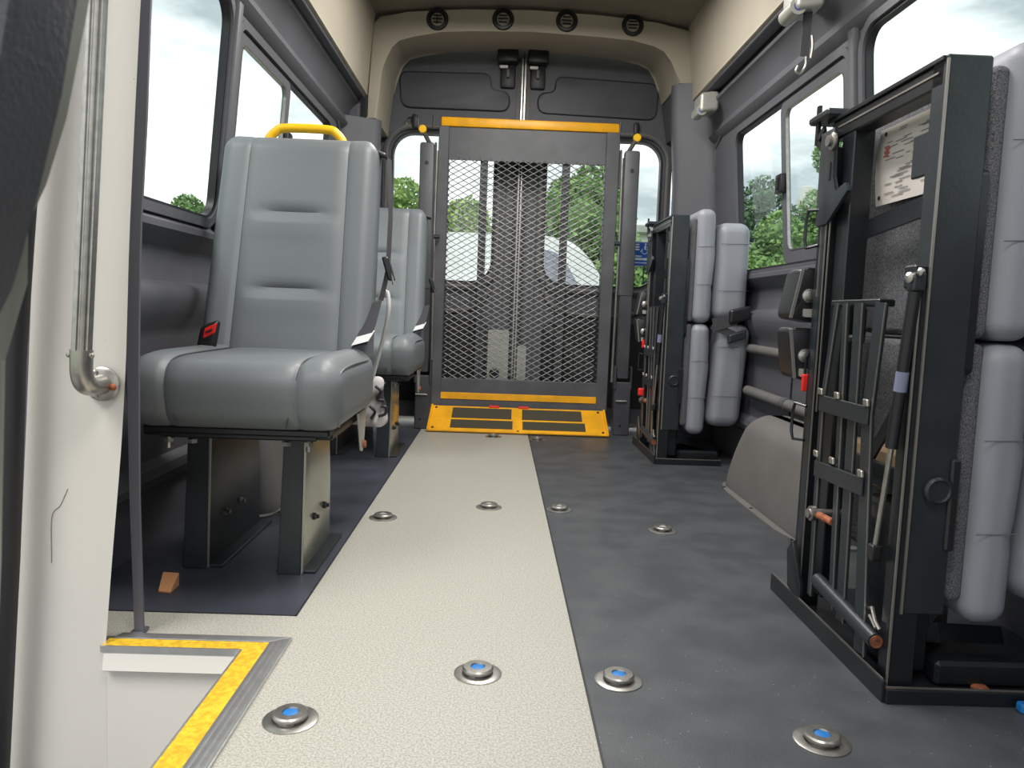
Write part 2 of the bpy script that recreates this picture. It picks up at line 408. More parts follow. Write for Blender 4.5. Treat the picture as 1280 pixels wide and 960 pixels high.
# ---- rear pillars
def rear_pillar(side, name):
    a = 0.645 if side > 0 else 0.640
    pts = smooth_poly([(X(side, 0.665), 3.52), (X(side, 0.83), 3.44), (X(side, 0.90), 3.46), (X(side, 0.90), 3.90), (X(side, 0.745), 3.90), (X(side, 0.70), 3.70)], 0.03, 4)
    mb = MB()
    n = len(pts); rows = []
    for z, k in (((0.0, 0), (0.9, 0.0), (1.2, -0.005), (1.5, -0.03), (1.60, -0.035)) if side > 0 else ((0.0, 0), (0.9, 0.0), (1.2, -0.005), (1.395, -0.012))):
        rows.append([mb.bm.verts.new((x + side*k, y, z)) for x, y in pts])
    for A, B in zip(rows, rows[1:]):
        for i in range(n): mb.bm.faces.new((A[i], A[(i+1) % n], B[(i+1) % n], B[i]))
    struct(name, mb, 'wall', 'rounded charcoal lining of the rear corner pillar')
rear_pillar(1, 'wall_pillar'); rear_pillar(-1, 'wall_pillar')

struct('wall_corner', MB().box(-0.80, -0.655, 3.53, 3.90, 1.30, 1.92, 0.01), 'wall', 'charcoal corner lining above the left rear pillar')
struct('wall_corner', MB().hull8([(0.795, 3.56, 1.42), (0.750, 3.56, 1.665), (0.795, 3.90, 1.42), (0.750, 3.90, 1.665), (0.99, 3.56, 1.42), (0.99, 3.56, 1.665), (0.99, 3.90, 1.42), (0.99, 3.90, 1.665)], 0.003).box(0.87, 0.99, 3.50, 3.90, 1.30, 1.92), 'wall', 'charcoal corner lining above the right rear pillar')
# ---- ceiling & roof side panels
def ceil_z(x): return 1.905 - 0.06*((x-CX)/0.72)**2
struct('ceiling', MB().grid(12, 2, lambda a, b: (-0.66+1.52*a, -1.3+4.95*b, ceil_z(-0.66+1.52*a))), 'ceil', 'taupe headliner')
for sd_ in (1, -1):
    zb = 1.535 if sd_ > 0 else 1.505
    pts = smooth_poly([(X(sd_, 0.718), zb), (X(sd_, 0.715), zb-0.01), (X(sd_, 0.735), zb-0.015), (X(sd_, 0.78), zb+0.0), (X(sd_, 0.78), 1.87), (X(sd_, 0.69), 1.87)], 0.006, 2)
    struct('wall_upper', MB().prism(pts, XZ, -1.3, 3.52), 'beige', 'beige panel under the roof along the side')
    struct('trim_6', MB().box(min(X(sd_, 0.728), X(sd_, 0.775)), max(X(sd_, 0.728), X(sd_, 0.775)), -1.3, 3.50, zb-0.022, zb-0.010, 0.003), 'wall', 'dark strip below the beige side panel')
# ---- rear header (beige arch)
inner = [(0.755, 1.60), (0.745, 1.66), (0.725, 1.70), (0.69, 1.742), (0.64, 1.765), (0.54, 1.776), (0.363, 1.786), (0.10, 1.794), (-0.16, 1.786), (-0.30, 1.776), (-0.42, 1.762), (-0.485, 1.742), (-0.52, 1.71), (-0.545, 1.66), (-0.555, 1.60), (-0.575, 1.395)]
outer = [(-0.625, 1.395), (-0.612, 1.50), (-0.60, 1.80), (-0.57, 1.835), (-0.45, 1.855), (-0.2, 1.876), (0.10, 1.885), (0.4, 1.876), (0.65, 1.855), (0.80, 1.83), (0.83, 1.80), (0.855, 1.60)]
hm = MB().prism(inner + outer, XZ, 3.50, 3.875, 0.010)
for v in hm.bm.verts:
    if v.co.y > 3.8 and v.co.z < 1.80: v.co.z += 0.035*max(0, min(1, (v.co.z-1.62)/0.1))
struct('wall_header', hm, 'beige', 'beige moulded arch over the rear doors')
struct('wall_header', MB().grid(12, 1, lambda a, b: (-0.60+1.43*a, 3.51+0.10*b, 1.83 + (ceil_z(-0.60+1.43*a)-1.84+0.02)*1.0 - 0.0*b)), 'beige')

# ---- air vents
for i, (x, z) in enumerate(((-0.317, 1.829), (-0.030, 1.8415), (0.249, 1.846), (0.540, 1.840))):
    lab = ['leftmost round black air vent in the beige header', 'round black air vent above the left door latch', 'round black air vent above the right door latch', 'rightmost round black air vent in the beige header'][i]
    t = thing('air_vent', (x, 3.50, z), lab, 'air vent', 'round air vents over the rear doors')
    MB().lathe((x, 3.502, z), (0, -1, 0), [(0.048, 0), (0.048, 0.006), (0.044, 0.011), (0.034, 0.012), (0.028, 0.004), (0.026, -0.02)], 32).build('vent_ring', 'plastic', t)
    mb = MB(); rr = 0.023
    for dz in (-0.014, 0, 0.014):
        q = math.sqrt(max(0, rr*rr-dz*dz)); mb.bar((x-q, 3.493, z+dz), (x+q, 3.493, z+dz), 0.0035, 0.012, (0, 1, 0))
    if i == 0: mb.bar((x, 3.492, z-0.02), (x, 3.492, z+0.02), 0.004, 0.012, (0, 1, 0))
    mb.build('louvre', 'rubber', t)

# ================================================================== REAR DOORS
DY = 3.89
def rear_door(name, x0, x1, wx0, wx1, flip):
    root = tag(bpy.data.objects.new(name, None), kind='structure'); C.objects.link(root); root.location = ((x0+x1)/2, DY, 0.0)
    WZ0, WZ1 = 0.715, 1.425
    hole = rrect(wx0-0.012, wx1+0.012, WZ0-0.012, WZ1+0.012, 0.115, 8)
    # outline follows the arch above
    top = []
    for k in range(9):
        x = x1 + (x0-x1)*k/8; top.append((x, 1.845 - 0.075*abs((x-CX)/0.70)**4))
    outer = [(x0, 0.02), (x1, 0.02)] + top
    MB().plate(outer, [hole], XZ, DY, DY+0.06).build('door_panel', 'wall', root)
    MB().plate(rrect(wx0-0.045, wx1+0.045, WZ0-0.045, WZ1+0.045, 0.145, 8), [rrect(wx0-0.02, wx1+0.02, WZ0-0.02, WZ1+0.02, 0.125, 8)], XZ, DY-0.022, DY+0.01).build('window_surround', 'wall', root)
    MB().tube([(p[0], DY-0.020, p[1]) for p in rrect(wx0-0.03, wx1+0.03, WZ0-0.03, WZ1+0.03, 0.13, 8)], 0.010, 8, closed=True).build('surround_bead', 'wall_light', root)
    MB().plate(rrect(wx0-0.022, wx1+0.022, WZ0-0.022, WZ1+0.022, 0.12, 8), [rrect(wx0, wx1, WZ0, WZ1, 0.10, 8)], XZ, DY+0.005, DY+0.05).build('window_seal', 'rubber', root)
    MB().plate(rrect(wx0-0.005, wx1+0.005, WZ0-0.005, WZ1+0.005, 0.10, 8), [], XZ, DY+0.040, DY+0.044).build('window_pane', 'glass', root)
    # lower dish below the window : moulded curve
    s = 1 if flip else -1
    mid = (wx0+wx1)/2; hw = (wx1-wx0)/2
    pts = spline([(mid-hw*1.02, DY-0.008, 0.69), (mid-hw*0.80, DY-0.012, 0.60), (mid-hw*0.35, DY-0.014, 0.565), (mid+hw*0.35, DY-0.014, 0.565), (mid+hw*0.80, DY-0.012, 0.60), (mid+hw*1.02, DY-0.008, 0.69)], 5)
    MB().tube(pts, 0.012, 8).build('moulding', 'wall_light', root)
    # vertical bead beside centre
    xx = x1-0.075 if not flip else x0+0.075
    MB().tube([(xx, DY-0.002, 1.50), (xx, DY-0.002, 0.58)], 0.007, 8).build('moulding', 'wall_light', root)
    xe = x1-0.004 if not flip else x0+0.004
    MB().bar((xe, DY-0.004, 1.80), (xe, DY-0.004, 0.05), 0.006, 0.012, (0, 1, 0)).build('edge_strip', 'steel', root)
    xe = x1-0.022 if not flip else x0+0.022
    MB().bar((xe, DY-0.004, 1.80), (xe, DY-0.004, 0.05), 0.016, 0.012, (0, 1, 0)).build('edge_seal', 'rubber', root)
    # lower black access panel
    lo = [(wx0+0.0, 0.10), (wx1-0.0, 0.10), (wx1-0.0, 0.50), (wx1-0.06, 0.53), (wx0+0.06, 0.53), (wx0+0.0, 0.50)]
    MB().prism(smooth_poly(lo, 0.03), XZ, DY-0.006, DY+0.004, 0.003).build('lower_panel', 'rubber', root)
    # upper recess seam
    return root
SPLIT = 0.078
struct('trim_12', MB().box(0.066, 0.090, DY+0.01, DY+0.05, 0.02, 1.86), 'rubber', 'rubber seal where the two rear doors meet')
dl = rear_door('door_1', -0.625, SPLIT-0.003, -0.553, -0.055, False)
dr = rear_door('door_2', SPLIT+0.003, 0.83, 0.212, 0.775, True)
def recess(door, pts):
    p = smooth_poly(pts, 0.045, 4)
    MB().prism(p, XZ, DY-0.005, DY+0.002, 0.003).build('recess_panel', 'wall', door)
    MB().tube([(a, DY-0.002, b) for a, b in p], 0.0045, 6, closed=True).build('seam_groove', 'rubber', door)
recess(dl, [(-0.530, 1.715), (-0.085, 1.722), (-0.085, 1.645), (0.010, 1.640), (0.010, 1.548), (-0.515, 1.548)])
recess(dr, [(0.236, 1.722), (0.742, 1.705), (0.735, 1.535), (0.152, 1.548), (0.152, 1.640), (0.236, 1.645)])
for door, xc in ((dl, -0.003), (dr, 0.143)):
    h = MB().box(xc-0.050, xc+0.050, DY-0.070, DY+0.0, 1.765, 1.832, 0.010, 2).build('latch_cover', 'plastic', door)
    MB().box(xc-0.034, xc+0.040, DY-0.020, DY+0.0, 1.655, 1.77, 0.010, 2).build('latch_bezel', 'rubber', door)
    MB().box(xc-0.040, xc+0.004, DY-0.034, DY-0.018, 1.742, 1.760, 0.003).cyl((xc-0.012, DY-0.036, 1.751), (xc-0.012, DY-0.032, 1.751), 0.004, 8).build('latch_claw', 'steel', door)
    MB().box(xc-0.006, xc+0.010, DY-0.040, DY-0.015, 1.700, 1.740, 0.004, 2).build('latch_lever', 'wall_light', door)
# grey service plates by the centre gap of the doors
MB().prism(smooth_poly([(-0.055, 0.21), (0.050, 0.21), (0.050, 0.475), (-0.055, 0.475)], 0.012), XZ, DY-0.012, DY-0.004).build('service_plate', 'silver', dl)
MB().lathe((-0.018, DY-0.012, 0.255), (0, -1, 0), [(0.026, 0), (0.026, 0.003), (0.020, 0.006), (0.018, 0.001)], 20).build('round_hole_cover', 'plastic', dl)
MB().prism(smooth_poly([(0.095, 0.21), (0.140, 0.21), (0.140, 0.40), (0.095, 0.40)], 0.012), XZ, DY-0.012, DY-0.004).build('service_plate', 'silver', dr)
# coat-hook like clips on the doors over the arm tops
for door, x, z in ((dl, -0.448, 1.475), (dr, 0.640, 1.478)):
    MB().box(x-0.013, x+0.013, DY-0.035, DY-0.002, z-0.03, z+0.035, 0.006, 2).build('door_clip', 'rubber', door)
MB().tube([(-0.430-0.03*math.cos(a)-0.03, DY-0.02, 1.475+0.03*math.sin(a)) for a in [2*PI*k/16 for k in range(16)]], 0.003, 6, closed=True).build('wire_ring', 'steel', dl)

# sticker on the right rear pane
sg = thing('access_sign', (0.703, DY+0.036, 0.822), 'blue and white wheelchair access sticker on the right rear window', 'sign')
y = DY+0.038
MB().prism(rrect(0.656, 0.752, 0.858, 0.945, 0.004), XZ, y-0.002, y).build('sign_border', 'sign_white', sg)
MB().prism(rrect(0.660, 0.748, 0.863, 0.941, 0.003), XZ, y-0.003, y-0.002).build('sign_field', 'sign_blue', sg)
MB().prism(rrect(0.656, 0.752, 0.820, 0.856, 0.004), XZ, y-0.002, y).build('sign_border', 'sign_white', sg)
MB().prism(rrect(0.660, 0.748, 0.824, 0.852, 0.003), XZ, y-0.003, y-0.002).build('sign_field', 'sign_blue', sg)
yy = y-0.0045
mb = MB()
for zc, a, b, h in ((0.930, 0.666, 0.694, .0035), (0.9175, 0.664, 0.694, .0035), (0.905, 0.665, 0.695, .0035)):
    mb.box(a, b, yy, yy+0.001, zc-h, zc+h)
for k in range(6): mb.box(0.664+k*0.0075, 0.664+k*0.0075+0.0055, yy, yy+0.001, 0.868, 0.875)
for k in range(9): mb.box(0.665+k*0.008, 0.665+k*0.008+0.006, yy, yy+0.001, 0.836, 0.8415)
tag(mb.build('sign_lettering', 'sign_white', sg), kind='stuff')
mb = MB().lathe((0.726, yy+0.001, 0.9325), (0, -1, 0), [(0.0045, 0), (0.0045, 0.001)], 12)
ring = [(0.722+0.014*math.cos(a), yy, 0.8975+0.014*math.sin(a)) for a in [PI*0.75 + 1.5*PI*k/16 for k in range(17)]]
mb.tube(ring, 0.0018, 6)
mb.bar((0.725, yy, 0.927), (0.722, yy, 0.908), 0.006, 0.001, (0, 1, 0)).bar((0.722, yy, 0.908), (0.735, yy, 0.906), 0.004, 0.001, (0, 1, 0)).bar((0.735, yy, 0.906), (0.742, yy, 0.889), 0.004, 0.001, (0, 1, 0)).bar((0.724, yy, 0.918), (0.735, yy, 0.917), 0.003, 0.001, (0, 1, 0)).bar((0.70, yy, 0.893), (0.710, yy, 0.904), 0.004, 0.001, (0, 1, 0))
mb.build('wheelchair_symbol', 'sign_white', sg)

# ================================================================== FLOOR ANCHORS
def anchor(x, y, label, cap):
    t = thing('floor_anchor', (x, y, 0), label, 'floor anchor', 'round steel wheelchair anchors in the floor')
    MB().lathe((x, y, 0), (0, 0, 1), [(0.0375, 0.0), (0.0375, 0.0016), (0.034, 0.0028), (0.024, 0.003), (0.022, 0.001)], 40).build('flange', 'steel', t)
    MB().lathe((x, y, 0.001), (0, 0, 1), [(0.019, 0.0), (0.019, 0.004), (0.0245, 0.006), (0.0245, 0.0095), (0.022, 0.0115), (0.0115, 0.0118), (0.0105, 0.009)], 40).build('raised_ring', 'steel', t)
    MB().lathe((x, y, 0.001), (0, 0, 1), [(0.0103, 0.006), (0.0103, 0.0102), (0.009, 0.0108)], 24).build('centre_plug', cap, t)
    return t
for x, y, lb, cp in ((-0.268, 1.012, 'blue-plugged steel floor anchor nearest the yellow step edge', 'blue'), (-0.015, 1.162, 'blue-plugged steel anchor in the front middle of the cream strip', 'blue'),
    (0.206, 1.152, 'blue-plugged steel anchor on the dark floor just right of the cream strip, near end', 'blue'), (0.460, 0.992, 'blue-plugged steel anchor nearest the front folded seat base', 'blue'),
    (-0.297, 2.045, 'grey-plugged steel anchor at the left edge of the cream strip, beyond the first seat', 'silver'), (-0.012, 2.192, 'grey-plugged steel anchor in the middle of the cream strip, halfway to the lift', 'silver'),
    (0.193, 2.190, 'grey-plugged steel anchor on the dark floor beside the cream strip, halfway to the lift', 'silver'), (0.456, 2.005, 'grey-plugged steel anchor on the dark floor left of the wheel arch', 'silver'),
    (-0.010, 3.455, 'steel anchor on the cream strip right before the yellow lift threshold', 'silver'), (0.187, 3.405, 'steel anchor on the dark floor right before the yellow lift threshold', 'silver')):
    anchor(x, y, lb, cp)

# ================================================================== WHEEL ARCHES
def arch(side, label, y0=1.875, y1=2.63, h=0.265):
    xi = 0.685; xo = 0.898; cyy = (y0+y1)/2; hy = (y1-y0)/2-0.02
    t = thing('wheel_arch_cover', (X(side, 0.79), cyy, 0), label, 'wheel arch cover')
    def f(p):
        k = (p.z + h/2)/h                       # 0 bottom .. 1 top
        k = max(0, k)
        yy = p.y*(1 - 0.27*k**1.8); xx = p.x
        if p.x*side < 0: xx = p.x + side*0.045*k**1.5
        return (xx, yy, p.z)
    MB().rbox((X(side, (xi+xo)/2), cyy, h/2 - 0.02), ((xo-xi)/2, hy, h/2+0.02), 0.06, (6, 14, 8), f=f).build('cover_shell', 'wall_light', t)
    pts = [(X(side, xi-0.022), cyy), (X(side, xi-0.020), y1-0.12), (X(side, xi+0.01), y1-0.01), (X(side, xi+0.06), y1+0.02), (X(side, xo), y1+0.03), (X(side, xo), y0-0.01), (X(side, xi+0.06), y0-0.005), (X(side, xi+0.012), y0+0.02), (X(side, xi-0.018), y0+0.12)]
    MB().prism(smooth_poly(pts, 0.06, 4), XY, 0.0, 0.007, 0.003).build('floor_flange', 'wall_light', t)
    for yy in (y0+0.06, cyy, y1-0.10):
        MB().lathe((X(side, xi-0.010), yy, 0.006), (0, 0, 1), [(0.006, 0), (0.006, 0.002), (0.003, 0.004)], 10).build('screw', 'plastic', t)
arch(1, 'grey moulded wheel arch cover against the right wall')
arch(-1, 'grey moulded wheel arch cover behind the legs of the nearer seat', y0=1.985)

# ================================================================== UPRIGHT SEATS
def gauss(a, s): return math.exp(-(a/s)**2)
def make_seat():
    cx = -0.507
    root = thing('bus_seat', (cx, 1.70, 0), 'nearer grey vinyl forward-facing seat with yellow grab handle on top', 'seat', 'upright grey seats on the left')
    # seat pan cushion
    ex = (tuple(round(v, 4) for v in (-0.133, -0.125, -0.117, 0.117, 0.125, 0.133)), (), ())
    def fc(p):
        z = p.z; y = p.y; x = p.x
        top = max(0, (z+0.02)/0.09)
        z += 0.010*(1-min(1, abs(x)/0.125)**2)*0.0 - 0.006*top*(gauss(abs(x)-0.125, 0.007))
        if y < -0.18: y += 0.006*gauss(abs(x)-0.125, 0.007)
        if abs(x) > 0.125 and z > 0: z += 0.007*math.sin(min(1, (abs(x)-0.125)/0.07)*PI)
        if y < -0.1: z -= 0.012*((-0.1-y)/0.11)**2 if z > 0 else 0
        if z < 0: y += 0.018*(-z/0.07)*(1 if y < 0 else 0)
        return (x, y, z)
    MB().rbox((cx, 1.665, 0.391), (0.209, 0.213, 0.071), 0.042, (14, 12, 3), extra=ex, f=fc).build('seat_cushion', 'vinyl', root)
    for s in (-1, 1):
        x = cx + s*0.125
        pts = spline([(x, 1.84, 0.4605), (x, 1.62, 0.4605), (x, 1.52, 0.457), (x+0.0*s, 1.476, 0.441), (x-0.004*s, 1.4585, 0.409), (x-0.012*s, 1.462, 0.369), (x-0.022*s, 1.4715, 0.329)], 5)
        MB().tube(pts, 0.0016, 6).build('seam', 'seam', root)
        x = cx + s*0.2035
        pts = spline([(x, 1.80, 0.445), (x+0.000*s, 1.60, 0.4475), (x-0.002*s, 1.50, 0.439), (x-0.006*s, 1.470, 0.409), (x-0.008*s, 1.4745, 0.359), (x-0.004*s, 1.50, 0.332)], 5)
        MB().tube(pts, 0.0022, 6).build('piping', 'vinyl', root)
    # backrest, tilted
    H = 0.285; tilt = 0.145/0.54
    exb = (tuple(round(v, 4) for v in (-0.136, -0.128, -0.120, 0.120, 0.128, 0.136)), (), tuple(round(v, 4) for v in (0.072, 0.086, 0.10, 0.114, -0.118, -0.104, -0.09, -0.076)))
    def fb(p):
        x, y, z = p
        k = (z+H)/(2*H)
        W = 1.0 - 0.055*k
        y0_ = y
        if y < 0:
            side = max(0, min(1, (abs(x)-0.128)/0.05))
            y -= 0.003*math.sin(side*PI*0.5)
            y += 0.005*gauss(abs(x)-0.128, 0.006)
            inn = 1 - min(1, (abs(x)/0.115)**6) if abs(x) < 0.115 else 0
            for zc in (0.093, -0.097): y += 0.010*gauss(z-zc, 0.009)*max(0, 1-(abs(x)/0.085)**4) if abs(x) < 0.085 else 0
            y -= 0.006*inn*(gauss(z-0.06, 0.02) + gauss(z+0.13, 0.02))
        # top corner rounding in front view
        if z > H-0.07:
            q = (z-(H-0.07))/0.07; lim = 0.209 - 0.045*(1-math.sqrt(max(0, 1-q*q)))
            if abs(x) > lim-0.045: x = math.copysign(min(abs(x), (lim)), x)
        return (x*W, y + tilt*z, z)
    MB().rbox((cx-0.004, 1.945, 0.700), (0.204, 0.052, H), 0.036, (14, 2, 16), extra=exb, f=fb).build('backrest', 'vinyl', root)
    for s in (-1, 1):
        pts = []
        for i in range(15):
            z = -0.25 + 0.531*i/14; k = (z+H)/(2*H); q = max(0, (z-(H-0.030))/0.03)
            pts.append((cx-0.004 + s*0.128*(1-0.055*k), 1.945 - 0.0460 + tilt*z + 0.030*q*q, 0.700 + z))
        MB().tube(pts, 0.0016, 6).build('seam', 'seam', root)
        # edge piping
        pts = []
        for i in range(14):
            z = -0.26 + 0.47*i/13; k = (z+H)/(2*H)
            pts.append((cx-0.004 + s*0.2015*(1-0.055*k), 1.945 - 0.020 + tilt*z, 0.700 + z))
        MB().tube(pts, 0.0022, 6).build('piping', 'seam', root)
    # rear shell
    MB().prism(smooth_poly([(cx-0.19, 0.40), (cx+0.18, 0.40), (cx+0.172, 0.955), (cx-0.18, 0.955)], 0.05), lambda u, v, w: (u, 1.945+0.052+w+tilt*(v-0.70), v), 0.0, 0.022, 0.006).build('back_shell', 'plastic', root)
    # grab handle
    yh = 2.035
    pts = [(-0.628+0.012, yh, 0.95), (-0.610, yh, 0.985), (-0.590, yh, 1.008), (-0.565, yh, 1.017), (-0.46, yh, 1.017), (-0.436, yh, 1.008), (-0.418, yh, 0.985), (-0.410, yh, 0.95)]
    MB().tube(spline(pts, 4), 0.0115, 12).build('grab_handle', 'yellow_bright', root)
    # frame under the cushion
    MB().box(-0.69, -0.325, 1.495, 1.86, 0.308, 0.324, 0.004).box(-0.66, -0.35, 1.50, 1.53, 0.300, 0.32, 0.003).box(-0.36, -0.325, 1.52, 1.88, 0.300, 0.325, 0.003).box(-0.70, -0.665, 1.52, 1.98, 0.300, 0.325, 0.003).build('seat_frame', 'plastic', root)
    MB().bar((-0.335, 1.86, 0.31), (-0.335, 1.95, 0.46), 0.05, 0.008).bar((-0.675, 1.86, 0.31), (-0.675, 1.95, 0.46), 0.05, 0.008).build('recliner_plate', 'plastic', root)
    # legs : folded steel channels
    for x0, x1, y0, y1, m1, m2 in ((-0.450, -0.402, 1.582, 1.850, 'black2', 'reflect_side'), (-0.655, -0.605, 1.600, 1.955, 'black2', 'black2')):
        lg = MB().hull8([(x0, y0, 0), (x0+0.012, y0, 0.302), (x0, y0+0.006, 0), (x0+0.012, y0+0.006, 0.302), (x1, y0, 0), (x1+0.008, y0, 0.302), (x1, y0+0.006, 0), (x1+0.008, y0+0.006, 0.302)], 0.0015).build('leg', m1, root)
        MB().prism([(y0+0.004, 0.0), (y1, 0.0), (y1, 0.16), (y1-0.02, 0.302), (y0+0.004, 0.302)], YZ, x1-0.003, x1+0.003, 0.001).build('leg_side_plate', m2, lg)
        MB().bar((x1+0.004, y0, 0.004), (x1+0.009, y0, 0.300), 0.003, 0.004).build('leg_edge', 'edge', lg)
        MB().box(x0-0.005, x1+0.03, y0+0.01, y1+0.02, 0.0, 0.007, 0.002).build('foot_plate', 'black2', lg)
        for yy, zz in ((y0+0.10, 0.10), (y0+0.20, 0.10), (y0+0.20, 0.265)):
            MB().lathe((x1+0.003, yy, zz), (1, 0, 0), [(0.009, 0), (0.009, 0.004), (0.005, 0.008), (0.005, 0.013)], 6).build('bolt', 'steel' if m2 != 'reflect_side' else 'black2', lg)
    for x, y in ((-0.648, 1.52), (-0.60, 1.515), (-0.415, 1.515), (-0.372, 1.52)):
        MB().cyl((x, y, 0.276 if x in (-0.648, -0.372) else 0.300), (x, y, 0.325), 0.006, 8).lathe((x, y, 0.288), (0, 0, 1), [(0.010, 0), (0.010, 0.008)], 6).build('bolt', 'steel', root)
    # belt anchor bracket at right rear of the pan
    MB().prism([(1.74, 0.325), (1.84, 0.325), (1.82, 0.25), (1.80, 0.228), (1.785, 0.232)], YZ, -0.318, -0.313, 0.001).build('belt_bracket', 'silver', root)
    MB().cyl((-0.320, 1.802, 0.245), (-0.306, 1.802, 0.245), 0.009, 10).build('bolt', 'rust', root)
    # buckle with red button
    b = MB().rbox((-0.664, 1.765, 0.478), (0.021, 0.012, 0.042), 0.010, (3, 2, 4), f=lambda p: (p.x + 0.20*p.z, p.y, p.z + 0.35*p.x*max(0, p.z)/0.04)).build('belt_buckle', 'plastic', root)
    MB().rbox((-0.655, 1.754, 0.501), (0.014, 0.004, 0.012), 0.0038, (3, 2, 3), f=lambda p: (p.x + 0.2*p.z, p.y, p.z + 0.50*p.x)).build('buckle_button', 'red', b)
    MB().bar((-0.662, 1.7490, 0.4975), (-0.648, 1.7490, 0.5045), 0.004, 0.001, (0, 1, 0)).build('buckle_slot', 'rubber', b)
    # belt: guide at shoulder, webbing down the outer edge
    MB().rbox((-0.318, 2.01, 0.955), (0.018, 0.02, 0.007), 0.006, (2, 2, 2), f=lambda p: (p.x, p.y, p.z-0.35*p.x)).build('belt_guide', 'plastic', root)
    def web(pts, wdt, name, m, th=0.0015):
        mb = MB(); P = [Vector(p) for p in pts]
        rows = []
        for i, p in enumerate(P):
            wv = wdt[i]; rows.append([mb.bm.verts.new(p + wv*-0.5), mb.bm.verts.new(p + wv*0.5), mb.bm.verts.new(p + wv*0.5 + Vector((0, th, 0))), mb.bm.verts.new(p - wv*0.5 + Vector((0, th, 0)))])
        for A, B in zip(rows, rows[1:]):
            for k in range(4): mb.bm.faces.new((A[k], A[(k+1) % 4], B[(k+1) % 4], B[k]))
        mb.bm.faces.new(rows[0]); mb.bm.faces.new(rows[-1][::-1]); return mb.build(name, m, root)
    w1 = Vector((0.006, 0.040, 0.0)); w2 = Vector((0.040, -0.02, 0.012))
    web([(-0.298, 2.03, 0.95), (-0.289, 2.01, 0.80), (-0.289, 1.98, 0.66), (-0.297, 1.93, 0.585)], [w1, w1, w1, w1], 'belt_webbing', 'belt')
    web([(-0.303, 1.88, 0.58), (-0.312, 1.835, 0.52), (-0.325, 1.79, 0.474)], [w2*0.9, w2, w2], 'belt_webbing', 'belt')
    web([(-0.3130, 1.824, 0.508), (-0.3225, 1.788, 0.483)], [w2*1.08, w2*1.08], 'belt_label', 'label')
    MB().rbox((-0.284, 1.96, 0.665), (0.009, 0.012, 0.030), 0.006, (2, 2, 3), f=lambda p: (p.x-0.3*p.z, p.y, p.z)).build('belt_tongue', 'plastic', root)
    MB().tube([(-0.281, 1.952, 0.668), (-0.272, 1.950, 0.64), (-0.270, 1.95, 0.625)], 0.0028, 6).build('tongue_edge', 'steel', root)
    return root

s1 = make_seat()
s2 = copy_tree(s1); s2.location.y += 1.30; s2.location.x -= 0.003
s2['label'] = 'farther grey vinyl seat behind the first, beside the wheelchair lift'
for ch in [o for o in bpy.data.objects if o.parent == s2]:
    if ch.name.startswith('grab_handle'): bpy.data.objects.remove(ch)

# cloth bag hanging behind the first seat
def fbag(p):
    n_ = noise.noise(Vector((p.x*14, p.y*14, p.z*14+3)))
    k = (p.z+0.10)/0.2
    return (p.x*(1-0.25*k) + 0.014*n_, p.y*(1-0.3*k) + 0.012*n_, p.z + 0.008*n_)
bag = thing('cloth_bag', (-0.37, 2.10, 0.25), 'crumpled white cloth bag with black marks hanging behind the nearer seat', 'bag')
MB().rbox((-0.378, 2.115, 0.310), (0.082, 0.030, 0.070), 0.022, (10, 4, 12), f=fbag).build('bag_body', 'cloth', bag)
MB().tube(spline([(-0.345, 2.10, 0.365), (-0.315, 2.06, 0.46), (-0.296, 2.03, 0.53), (-0.290, 2.02, 0.575), (-0.300, 2.03, 0.610), (-0.33, 2.05, 0.56), (-0.36, 2.09, 0.37)], 5), 0.0055, 8).build('bag_strap', 'label', bag)

mb = MB()
for q in ([(-0.330, 0.355), (-0.315, 0.340), (-0.325, 0.320), (-0.305, 0.315)], [(-0.315, 0.300), (-0.300, 0.298), (-0.302, 0.280), (-0.320, 0.272)], [(-0.345, 0.300), (-0.330, 0.285), (-0.340, 0.265)]):
    mb.tube(spline([(a_, 2.078, b_) for a_, b_ in q], 4), 0.0042, 6)
tag(mb.build('bag_print', 'rubber', bag), kind='stuff')
# brown card scrap on the floor
tag(MB().hull8([(-0.645, 1.46, 0.001), (-0.645, 1.46, 0.004), (-0.655, 1.505, 0.001), (-0.655, 1.505, 0.026), (-0.620, 1.455, 0.001), (-0.620, 1.455, 0.004), (-0.622, 1.502, 0.001), (-0.622, 1.502, 0.026)]).build('card_scrap', 'card'), 'small scrap of brown card on the dark floor beside the thin post', 'scrap')

